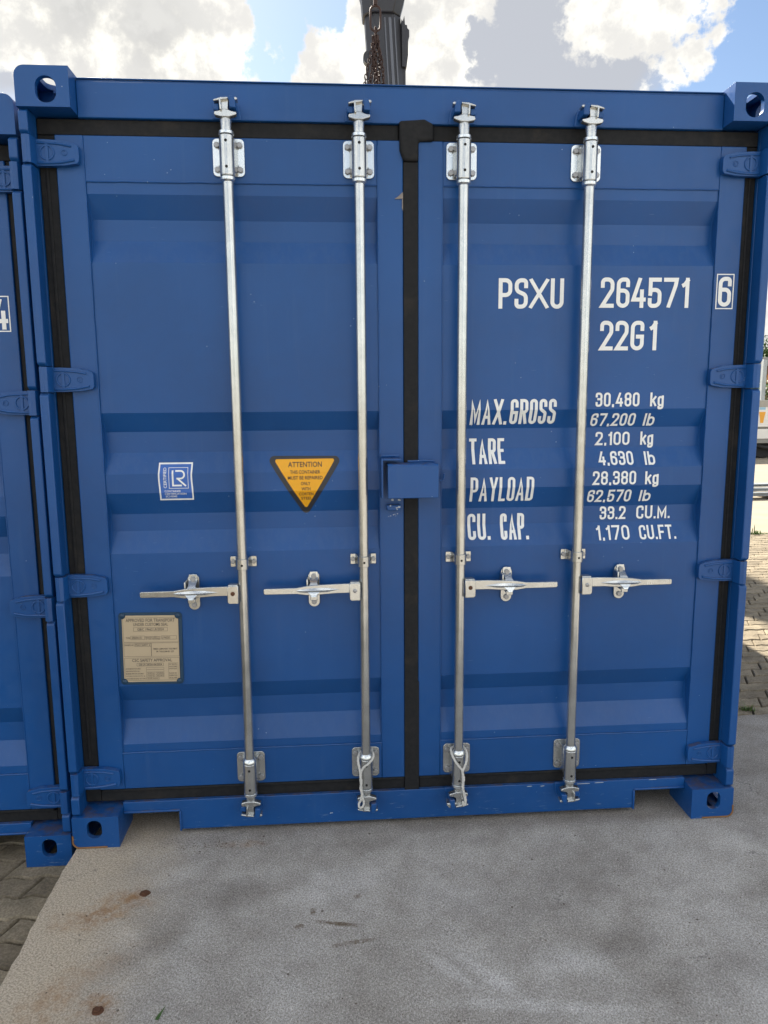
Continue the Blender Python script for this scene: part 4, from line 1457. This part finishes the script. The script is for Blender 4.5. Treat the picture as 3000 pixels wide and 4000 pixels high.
# ------------------------------------------------------------------ ground
ZP = -.075
gr = MB()
gr.prism([(-400, -400), (400, -400), (400, 400), (-400, 400)], -1.4, -.160, 'Z')
g = gr.build('ground', SOIL, None, smooth=0)
g['kind'] = 'structure'
yd = MB()
yd.prism([(-60, 5.95), (80, 5.98), (80, 90), (-60, 90)], -.20, ZP, 'Z')
yd.prism([(-60, -60), (70, -60), (70, -7.0), (-60, -7.0)], -.20, ZP, 'Z')
y_ = yd.build('yard', YARD, None, smooth=0)
y_['kind'] = 'structure'

rs = random.Random(5)
left_edge = []
k = -6.0
while k < .855:
    left_edge.append((-1.2125 + rs.uniform(-.0035, .0035) + (.004 * math.sin(k * 9)), k))
    k += .035
top_edge = []
k = -1.20
while k < 8.0:
    top_edge.append((k, .855 + .0035 * (k + 1.2) + rs.uniform(-.004, .004)))
    k += .05
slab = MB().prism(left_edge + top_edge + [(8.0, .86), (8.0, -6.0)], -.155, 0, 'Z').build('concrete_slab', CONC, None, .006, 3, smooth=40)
slab['kind'] = 'structure'
# two cut-off rusty anchor stubs in the slab
for (bx_, by_, rr) in ((-.906, -.263, .019), (-.914, -.726, .017)):
    mb = MB()
    pts = [(bx_ + rr * rs.uniform(.75, 1.1) * math.cos(a), by_ + rr * rs.uniform(.7, 1.05) * math.sin(a)) for a in [2 * math.pi * j / 12 for j in range(12)]]
    mb.prism(pts, -.01, .0022, 'Z')
    mb.prism([(bx_ + (p[0] - bx_) * .55, by_ + (p[1] - by_) * .55) for p in pts], .0024, .0060, 'Z')
    mb.build('anchor_stub', RUST, slab, .001, 1)

# pavers: wavy interlocking stones
PITCH, LEN = .1055, .211


def paver_mesh(j):
    rr = random.Random(j)
    hw, hl, gp = PITCH / 2 - .0046, LEN / 2 - .0036, 0
    n = 8
    top = []
    def wave(u):           # shared zig-zag of the long sides
        return .0080 * math.sin(u / LEN * 4 * math.pi)
    sl = .022              # slanting ends
    for k in range(n + 1):
        u = -hl + 2 * hl * k / n
        top.append((u - sl, -hw + wave(u - sl), 0))
    for k in range(n + 1):
        u = hl - 2 * hl * k / n
        top.append((u + sl, hw + wave(u + sl), 0))
    top = [(a + rr.uniform(-.0012, .0012), b + rr.uniform(-.0012, .0012)) for a, b, _ in top]
    N = len(top)
    inner = [(a * .955, b * .905) for a, b in top]
    V = [(a, b, -.07) for a, b in top] + [(a, b, -.008) for a, b in top] + [(a, b, 0.0) for a, b in inner]
    F = [(k, (k + 1) % N, (k + 1) % N + N, k + N) for k in range(N)] + [(k + N, (k + 1) % N + N, (k + 1) % N + 2 * N, k + 2 * N) for k in range(N)]
    F.append(tuple(range(2 * N, 3 * N)))
    me = bpy.data.meshes.new('brick')
    me.from_pydata(V, [], F)
    me.materials.append(BRICK)
    return me


PM = [paver_mesh(j) for j in range(5)]
paving = MB().prism([(-9, -6.95), (-1.225, -6.95), (-1.225, .90), (8.0, .93), (9.0, 5.93), (-9, 5.90)], -.157, -.098, 'Z').build('brick_paving', SOIL, None, smooth=0)
paving['kind'] = 'structure'
FILL = MB()
rp = random.Random(11)
count = 0
row = 0
yv = -1.25
while yv < 5.93:
    xv = -2.6 + (row % 2) * LEN / 2
    while xv < 6.6:
        c_ok = not (xv > -1.14 and yv < .90)
        c_ok = c_ok and not (-1.0 < xv < 1.0 and yv < 5.6)
        if c_ok:
            near_left = -1.75 < xv <= -1.14 and -.85 < yv < .35
            lo, hi = 1.62 + (yv - .86) * .607, 1.93 + (yv - .86) * .615
            near_right = yv > .90 and lo - .22 < xv < hi + .30
            tz = ZP + rp.uniform(-.003, .002)
            rx, ry = rp.uniform(-.010, .010), rp.uniform(-.012, .012)
            if (near_left or near_right) and count < 300:
                o = bpy.data.objects.new('brick', PM[rp.randrange(5)])
                o.location = (xv, yv, tz)
                o.rotation_euler = (rx, ry, rp.uniform(-.008, .008))
                COL.objects.link(o)
                o.parent = paving
                count += 1
            elif (-2.6 < xv < -1.14) or (xv > 1.0 and yv > .90 and lo - 1.2 < xv < hi + 1.4):
                me = PM[rp.randrange(5)]
                FILL.add([(v.co.x + xv, v.co.y + yv, v.co.z + tz) for v in me.vertices], [tuple(p.vertices) for p in me.polygons])
        xv += LEN
    yv += PITCH
    row += 1
FILL.build('bricks', BRICK, paving, smooth=0, kind='stuff')


# ------------------------------------------------------------------ small things on the ground
def blade(mb, x, y, z, h, lean, ang, wd, n=4):
    pl, pr = [], []
    for k in range(n + 1):
        t = k / n
        cx = x + math.cos(ang) * lean * t * t
        cy = y + math.sin(ang) * lean * t * t
        cz = z + h * t * (1 - .25 * t)
        ww = wd * math.sin(math.pi * min(.97, .25 + .75 * t)) * .5 + .0004
        px, py = -math.sin(ang) * ww, math.cos(ang) * ww
        pl.append((cx + px, cy + py, cz)); pr.append((cx - px, cy - py, cz))
    V = pl + pr
    F = [(k, k + 1, n + 2 + k, n + 1 + k) for k in range(n)]
    mb.add(V, F)


WEED = simple('weed_green', (0.085, 0.14, 0.025), 0.6, 0, .3, 50)
for (wx, wy, sz, lab) in ((4.86, 5.94, 1.0, 'green weed tuft growing at the far edge of the brick paving'),
                          (1.79, 1.07, .45, 'small weed in a brick joint close behind the concrete slab'),
                          (1.915, 1.075, .55, 'small weed in the brick joints at the right edge, near the concrete slab')):
    mb = MB()
    r_ = random.Random(int(wx * 100))
    for k in range(46):
        a = r_.uniform(0, 6.28)
        ox, oy = r_.gauss(0, .035) * sz, r_.gauss(0, .012) * sz
        hh = r_.uniform(.02, .07) * sz * (2.4 if k < 5 else 1)
        blade(mb, ox, oy, 0, hh, r_.uniform(.01, .045) * sz, a, .010 * sz)
    o = mb.build('weed', WEED, None, smooth=60)
    o.location = (wx, wy, ZP - .002)
    tag(o, lab, 'weed', 'weeds in the paving')
mb = MB()
r_ = random.Random(2)
for k in range(900):
    xx = r_.uniform(3.9, 6.4)
    blade(mb, xx, 5.945 + r_.gauss(0, .012), ZP, r_.uniform(.008, .030), r_.uniform(.004, .02), r_.uniform(0, 6.28), .006, 3)
for k in range(500):
    xx = r_.uniform(1.4, 2.4)
    blade(mb, xx, .885 + r_.gauss(0, .004), ZP - .006, r_.uniform(.004, .010), r_.uniform(.002, .006), r_.uniform(0, 6.28), .003, 2)
o = mb.build('joint_grass', WEED, None, smooth=60)
o['kind'] = 'stuff'
o['label'] = 'short grass growing along the edge joint of the paving'
o['category'] = 'grass'

mb = MB()
blade(mb, 0, 0, .003, .004, .040, R(70), .009, 6)
o = mb.build('leaf', LEAF, None)
o.location = (-.752, -.770, 0)
tag(o, 'dark green fallen leaf lying on the concrete near the bottom left', 'leaf')

# loose grit scattered on the slab
mb = MB()
r_ = random.Random(9)
for k in range(520):
    gx, gy = r_.uniform(-1.15, 1.9), r_.uniform(-.95, .0)
    if r_.random() < .35:
        gx, gy = -.72 + r_.gauss(0, .14), -.02 + r_.gauss(0, .022)
    s_ = r_.choice((.0014, .0018, .0022, .003))
    a = r_.uniform(0, 6.28)
    V = [(gx + s_ * math.cos(a + t) * r_.uniform(.6, 1.2), gy + s_ * math.sin(a + t) * r_.uniform(.6, 1.2), .0004) for t in (0, 1.57, 3.14, 4.71)] + [(gx, gy, s_ * .8)]
    mb.add(V, [(0, 1, 4), (1, 2, 4), (2, 3, 4), (3, 0, 4)])
o = mb.build('grit', simple('brown_grit', (.11, .08, .055), .9, 0, .5, 90), None, smooth=0)
o['kind'] = 'stuff'
o['label'] = 'brown grit and crumbs scattered on the concrete slab'
o['category'] = 'grit'

# ------------------------------------------------------------------ crane behind, and its chain sling
crane = thing('crane', 'dark steel crane boom rising behind the blue container', 'crane', (.55, 8.0, ZP))
def loft(mb, secs):
    """secs: list of (center, half width x, half depth y) stacked in z, hexagonal section"""
    base = len(mb.v)
    for (cx, cy, cz, hx, hy) in secs:
        for ax, ay in ((-1, -.45), (-.6, -1), (.6, -1), (1, -.45), (1, .6), (.55, 1), (-.55, 1), (-1, .6)):
            mb.v.append((cx + ax * hx, cy + ay * hy, cz))
    for i in range(len(secs) - 1):
        for k in range(8):
            mb.f.append((base + 8 * i + k, base + 8 * i + (k + 1) % 8, base + 8 * (i + 1) + (k + 1) % 8, base + 8 * (i + 1) + k))
    mb.f.append(tuple(base + k for k in range(8)))
    mb.f.append(tuple(base + 8 * (len(secs) - 1) + k for k in reversed(range(8))))
ox, oy, oz = crane.location
def cx_at(z):       # the mast leans slightly left as it rises
    return .548 - (z - 5.55) * .055
def LOC(p):
    return (p[0] - ox, p[1] - oy, p[2] - oz)
mb = MB()
secs = []
for z in (ZP, 3.0, 5.0, 6.60):
    secs.append((cx_at(z) - ox, 8.0 - oy, z - oz, .228 + .01 * (z - 6), .20))
loft(mb, secs)
mast = mb.build('mast', BOOM, crane, .01, 2)
mb = MB()
loft(mb, [(cx_at(6.30) - ox - .03, -.02, 6.50 - oz, .24, .22), (cx_at(6.55) - ox + .01, -.02, 6.74 - oz, .285, .26), (cx_at(7) - ox + .03, 0, 7.0 - oz, .34, .28), (cx_at(8) - ox, 0, 10.9 - oz, .30, .28)])
mb.build('boom_head', BOOM, crane, .012, 2)
mb = MB()
for dx, ww in ((.015, .020), (.070, .040), (.140, .018)):
    z0_, z1_ = 3.0, 6.45
    mb.add([(cx_at(z0_) - ox + dx, -.215, z0_ - oz), (cx_at(z0_) - ox + dx + ww, -.215, z0_ - oz), (cx_at(z1_) - ox + dx - .01, -.215, z1_ - oz), (cx_at(z1_) - ox + dx + ww - .01, -.215, z1_ - oz),
            (cx_at(z0_) - ox + dx, -.190, z0_ - oz), (cx_at(z0_) - ox + dx + ww, -.190, z0_ - oz), (cx_at(z1_) - ox + dx - .01, -.190, z1_ - oz), (cx_at(z1_) - ox + dx + ww - .01, -.190, z1_ - oz)],
           [(0, 1, 3, 2), (4, 6, 7, 5), (0, 2, 6, 4), (1, 5, 7, 3), (2, 3, 7, 6), (0, 4, 5, 1)])
mb.build('wear_strip', BOOM2, crane, .004, 1)
mb = MB()          # hose bracket and valve block on the right
zc_ = 5.85
xr = cx_at(6.0) - ox + .218
mb.prism([(xr, 5.90 - oz), (xr + .065, 5.90 - oz), (xr + .085, 6.05 - oz), (xr + .085, 6.22 - oz), (xr + .10, 6.27 - oz), (xr + .10, 6.35 - oz), (xr + .075, 6.37 - oz), (xr + .070, 6.41 - oz), (xr + .045, 6.41 - oz), (xr + .035, 6.52 - oz), (xr + .015, 6.45 - oz), (xr, 6.48 - oz)], -.12, .10)
mb.box(xr, xr + .055, -.08, .08, 3.0 - oz, 5.899 - oz)
mb.build('valve_block', BOOM, crane, .006, 1)
mb = MB()
xl = cx_at(6.0) - ox - .218
mb.lathe([(.085, -.10), (.085, .02)], xl + .015, 0, 20, 'Y', 6.02 - oz)
mb.box(xl - .03, xl + .06, -.08, .04, 6.25 - oz, 6.35 - oz)
mb.box(xl - .02, xl + .05, -.06, .02, 3.0 - oz, 5.99 - oz)
mb.build('hose_reel', BOOM, crane, .005, 1)
mb = MB()          # jib over the container and shadow-casting arm, both above the picture
mb.tube([LOC((.34, 8.0, 8.70)), LOC((.235, 5.3, 8.72))], .16, 8)
mb.build('jib', BOOM, crane)
mb = MB()  # unseen arm, added to throw the shade band across the right-hand pavers
mb.tube([LOC((.30, 8.0, 10.6)), LOC((-2.14, 12.6, 11.0)), LOC((-2.16, 15.3, 11.0))], .35, 8)
mb.build('shadow_arm', BOOM, crane)
mb = MB().box(-1.2, 1.2, -.9, 2.5, .55, .95).box(-1.1, -.8, -.8, 2.3, .0, .548).box(.8, 1.1, -.8, 2.3, .0, .548)
mb.build('base_frame', BOOM, crane, .01, 1)

YC = 5.4
sling = thing('chain_sling', 'rusty chain sling hanging in a bunch in front of the crane boom', 'chain', (.235, YC, 4.0))
def SL(p):
    return (p[0] - .235, p[1] - YC, p[2] - 4.0)
MB().tube([SL((.236, YC, 8.56)), SL((.238, YC, 5.42))], .022, 10).build('hook_shank', RUSTCH, sling)
def oval(cx, cz, hx, hz, yy, th, n=22, turn=0.0):
    return [(cx + hx * math.cos(a) * math.cos(turn), yy + hx * math.cos(a) * math.sin(turn), cz + (hz - hx) * (1 if math.sin(a) > 0 else -1) * (abs(math.sin(a)) > .05) + hx * math.sin(a)) for a in [2 * math.pi * k / n for k in range(n)]]
MB().tube([SL(p) for p in oval(.237, 5.30, .050, .115, YC, .012)], .011, 8, closed=True).build('master_link', RUSTCH, sling)
MB().tube([SL(p) for p in oval(.238, 5.145, .020, .075, YC, .009, turn=1.2)], .009, 8, closed=True).build('joining_link', RUSTCH, sling)
rl = random.Random(21)
for sidx, (dx0, dx1, dy1) in enumerate(((-.022, -.105, 0), (-.012, -.060, -.05), (0, -.015, .03), (.008, .030, -.05), (.016, .070, .02), (.022, .100, -.02), (.0, .010, -.08))):
    mb = MB()
    z = 5.12
    k = 0
    step = .036
    while z > 2.60:
        t = min(1.0, (5.12 - z) / .60)
        sway = .012 * math.sin(z * 9 + sidx * 1.7)
        xx = .215 + dx0 + (dx1 - dx0) * t ** .8 + sway + .018 - .02 * min(1, (5.12 - z) / 1.0)
        yy = YC + dy1 * t + .010 * math.cos(z * 7 + sidx)
        turn = (math.pi / 2 if k % 2 else 0) + rl.uniform(-.4, .4) + sidx * .5
        mb.tube([SL(p) for p in oval(xx, z, .0135, .0265, yy, .005, 10, turn)], .0058, 5, closed=True)
        z -= step
        k += 1
    mb.build('chain_strand', RUSTCH, sling, kind='stuff')

# ------------------------------------------------------------------ background on the right
TY = 16.5
truck = thing('flatbed_truck', 'white flatbed truck with dropped sides, parked across the yard', 'truck', (13.0, TY, ZP))
zo = -ZP
mb = MB().box(-4.2, 4.2, -.02, .03, .83 + zo, 1.31 + zo).box(-4.2, 4.2, -.035, .0, .78 + zo, .829 + zo)
p1 = mb.build('side_panel', WHITEP, truck, .01, 1)
MB().box(-4.2, 4.2, -.05, .06, 1.311 + zo, 1.49 + zo).build('top_rail', simple('tan_grey_rail', (.33, .31, .27), .6), truck, .01, 1)
MB().box(-4.2, 4.2, -.02, .03, .46 + zo, .72 + zo).build('side_panel', WHITEP, truck, .01, 1)
MB().box(-4.15, 4.15, .04, 2.3, .45 + zo, .95 + zo).build('bed', GREYP, truck, .01, 1)
MB().box(-4.2, 4.2, -.01, 2.3, .34 + zo, .449 + zo).build('frame_rail', GREYP, truck, .01, 1)
MB().box(-4.0, 4.0, .5, 1.8, .18 + zo, .33 + zo).build('chassis', DARKW, truck)
for wx in (-1.55, 2.6):
    for wy in (.32, 2.0):
        tw = MB().lathe([(.20, -.14), (.36, -.13), (.375, -.08), (.375, .08), (.36, .13), (.20, .14)], wx, 0, 30, 'Y', .375)
        tw.v = [(a, b + wy, c) for a, b, c in tw.v]
        o = tw.build('wheel', TYRE, truck, .008, 1)
        rm = MB().lathe([(.19, -.10), (.19, .10)], wx, 0, 20, 'Y', .375)
        rm.v = [(a, b + wy, c) for a, b, c in rm.v]
        rm.build('rim', GREYP, o)
MB().tube([(-1.9, .15, .52 + zo - .2), (-1.62, .05, .33 + zo - .1), (-1.2, .05, .30 + zo - .1)], .05, 8).build('mudguard', TYRE, truck)
lgx = 11.235 - 13.0
lg = MB().prism([(lgx - .085, 1.235 + zo), (lgx + .085, 1.235 + zo), (lgx + .085, 1.325 + zo - .02), (lgx - .085, 1.325 + zo - .02)], -.024, -.0205)
lg.build('logo_top', mat_plain('pale_blue_print', (.30, .50, .66), .5), truck)
MB().prism([(lgx - .045, .885 + zo), (lgx + .045, .885 + zo), (lgx + .055, .99 + zo), (lgx + .085, 1.13 + zo), (lgx + .090, 1.18 + zo), (lgx - .090, 1.18 + zo), (lgx - .085, 1.13 + zo), (lgx - .055, .99 + zo)], -.024, -.0205).build('logo_body', mat_plain('orange_print', (.72, .33, .03), .5), truck)

for k, (yy, zz, a, w_, h_, dz) in enumerate(((8.95, 0.0, .035, .14, .055, .0), (9.02, .062, -.015, .12, .05, 0), (9.25, .118, .05, .16, .045, 0))):
    mb = MB()
    # channel section along x
    prof = [(-w_ / 2, 0), (w_ / 2, 0), (w_ / 2, .008), (.006, .008), (.006, h_ - .008), (w_ / 2, h_ - .008), (w_ / 2, h_), (-w_ / 2, h_), (-w_ / 2, h_ - .008), (-.006, h_ - .008), (-.006, .008), (-w_ / 2, .008)]
    mb.prism(prof, -2.6, 2.6, 'X')
    o = mb.build('steel_beam', STEEL, None, .001, 1)
    o.location = (8.0, yy, ZP + .06 + zz)
    o.rotation_euler = (0, 0, a)
    tag(o, ('lowest grey steel beam of the pile on the yard', 'middle grey steel beam of the pile on the yard', 'top grey steel beam of the pile on the yard')[k], 'steel beam', 'steel beams piled on the yard')
for k, bx_ in enumerate((6.9, 8.9)):
    o = MB().box(-.05, .05, -.35, .45, 0, .059).build('timber_bearer', simple('old_timber', (.12, .09, .06), .9), None, .004, 1)
    o.location = (bx_, 9.05, ZP)
    tag(o, ('dark timber bearer under the left part of the beam pile', 'dark timber bearer under the right part of the beam pile')[k], 'timber', 'bearers under the beams')

# white flowering bush, posts and shed wall behind the truck
def bush(cx, cy, cz, rx, ry, rz, n, lab, flowers=120, seed=1):
    root = thing('flowering_bush', lab, 'bush', (cx, cy, ZP))
    r_ = random.Random(seed)
    mb = MB()
    for k in range(n):
        cl = r_.random()
        a, b = r_.uniform(0, 6.28), r_.uniform(-1, 1)
        q = r_.uniform(.55, 1.0) * (1 + .22 * math.sin(a * 5 + b * 4))
        x_, y_2, z_ = rx * q * math.cos(a) * math.sqrt(1 - b * b), ry * q * math.sin(a) * math.sqrt(1 - b * b), cz + rz * q * b
        s_ = r_.uniform(.03, .065)
        d = Vector((r_.uniform(-1, 1), r_.uniform(-1, 1), r_.uniform(-1, 1))).normalized()
        e = d.cross(Vector((r_.uniform(-1, 1), r_.uniform(-1, 1), 1))).normalized()
        p = Vector((x_, y_2, z_ - ZP))
        mb.add([p - d * s_, p + e * s_ * .45, p + d * s_, p - e * s_ * .45], [(0, 1, 2, 3)])
    mb.build('foliage', LEAF, root, smooth=0)
    mf = MB()
    for k in range(flowers):
        a, b = r_.uniform(0, 6.28), r_.uniform(-.7, 1)
        x_, y_2, z_ = rx * 1.02 * math.cos(a) * math.sqrt(1 - b * b), ry * 1.02 * math.sin(a) * math.sqrt(1 - b * b), cz + rz * 1.0 * b
        s_ = r_.uniform(.02, .045)
        for j in range(5):
            t0, t1 = j * 1.256, j * 1.256 + .9
            mf.add([(x_, y_2, z_ - ZP), (x_ + s_ * math.cos(t0), y_2 - .01, z_ - ZP + s_ * math.sin(t0)), (x_ + s_ * math.cos(t1), y_2 - .01, z_ - ZP + s_ * math.sin(t1))], [(0, 1, 2)])
    mf.build('flowers', PETAL, root, smooth=0)
    tr = MB()
    for k in range(6):
        a = k * 1.05
        tr.tube([(.05 * math.cos(a), .05 * math.sin(a), 0), (.2 * math.cos(a), .2 * math.sin(a), cz * .5), (rx * .6 * math.cos(a), ry * .6 * math.sin(a), cz)], .02, 6)
    tr.build('stems', simple('bush_bark', (.12, .08, .05), .9), root)
bush(13.2, 20.2, 1.45, 1.15, .7, .75, 3600, 'green bush with white flowers behind the white truck', 200, 4)

for k, (px, py, hh, ln, lab) in enumerate(((12.72, 19.0, 2.75, 0, 'tall grey post nearest the container, behind the white truck'), (13.22, 19.1, 3.2, .03, 'tall grey post standing just right of the bush, behind the truck'))):
    o = MB().box(-.06, .06, -.06, .06, 0, hh).box(-.10, .10, -.10, .10, 0, .02).build('fence_post', STEEL, None, .006, 1)
    o.location = (px, py, ZP)
    tag(o, lab, 'post', 'grey posts behind the truck')
o = MB().tube([(0, 0, 0), (-.26, 0, .95)], .035, 8).build('white_pole', WHITEP, None)
o.location = (12.93, 18.6, 1.60)
tag(o, 'short white slanting pole propped between the grey posts', 'pole')

shed = thing('shed', 'brown shed with grey fascia and dark openings beyond the bush', 'building', (19.0, 27.0, ZP))
MB().box(-6.0, 8, 0, 5, 0, 2.9).build('wall', WALLB, shed)
MB().box(-6.1, 8.1, -.25, 5.1, 2.9, 3.25).build('roof_fascia', GREYP, shed, .01, 1)
for k in range(5):
    MB().box(-5.6 + k * 2.6, -4.1 + k * 2.6, -.03, .02, 1.9, 2.6).build('window', DARKW, shed)
    MB().box(-3.9 + k * 2.6, -3.2 + k * 2.6, -.04, .02, 2.05, 2.55).build('panel', ORANGEP, shed)
def tree(cx, cy, h_, rr, lab, seed):
    root = thing('tree', lab, 'tree', (cx, cy, ZP), 'trees beyond the shed')
    r_ = random.Random(seed)
    mb = MB()
    mb.tube([(0, 0, 0), (.1, 0, h_ * .4), (.05, .1, h_ * .8)], .22, 8, r_fn=lambda t: 1 - .7 * t)
    for k in range(8):
        a = k * .8
        mb.tube([(.08, 0, h_ * (.35 + .04 * k)), (rr * .4 * math.cos(a), rr * .4 * math.sin(a), h_ * (.55 + .03 * k)), (rr * .8 * math.cos(a), rr * .8 * math.sin(a), h_ * (.65 + .04 * k))], .06, 5, r_fn=lambda t: 1 - .7 * t)
    mb.build('trunk', simple('bark', (.10, .07, .05), .9), root)
    mf = MB()
    cl = [(r_.gauss(0, rr * .45), r_.gauss(0, rr * .45), h_ * .75 + r_.gauss(0, h_ * .11), r_.uniform(.3, .6) * rr * .7) for _ in range(26)]
    for (a, b, c, q) in cl:
        for j in range(190):
            d = Vector((r_.gauss(0, 1), r_.gauss(0, 1), r_.gauss(0, .8))).normalized() * q * r_.uniform(.5, 1.05)
            s_ = r_.uniform(.05, .11)
            u = Vector((r_.uniform(-1, 1), r_.uniform(-1, 1), r_.uniform(-1, 1))).normalized()
            v_ = u.cross(Vector((0, .3, 1))).normalized()
            p = Vector((a, b, c)) + d
            mf.add([p - u * s_, p + v_ * s_ * .5, p + u * s_, p - v_ * s_ * .5], [(0, 1, 2, 3)])
    mf.build('crown', LEAF, root, smooth=0)
tree(22.6, 34.0, 4.6, 1.7, 'small leafy tree just beyond the brown shed', 3)
tree(31.0, 40.0, 6.0, 2.4, 'larger leafy tree further right beyond the brown shed', 5)

print('objects', len(bpy.data.objects), 'bricks', count)
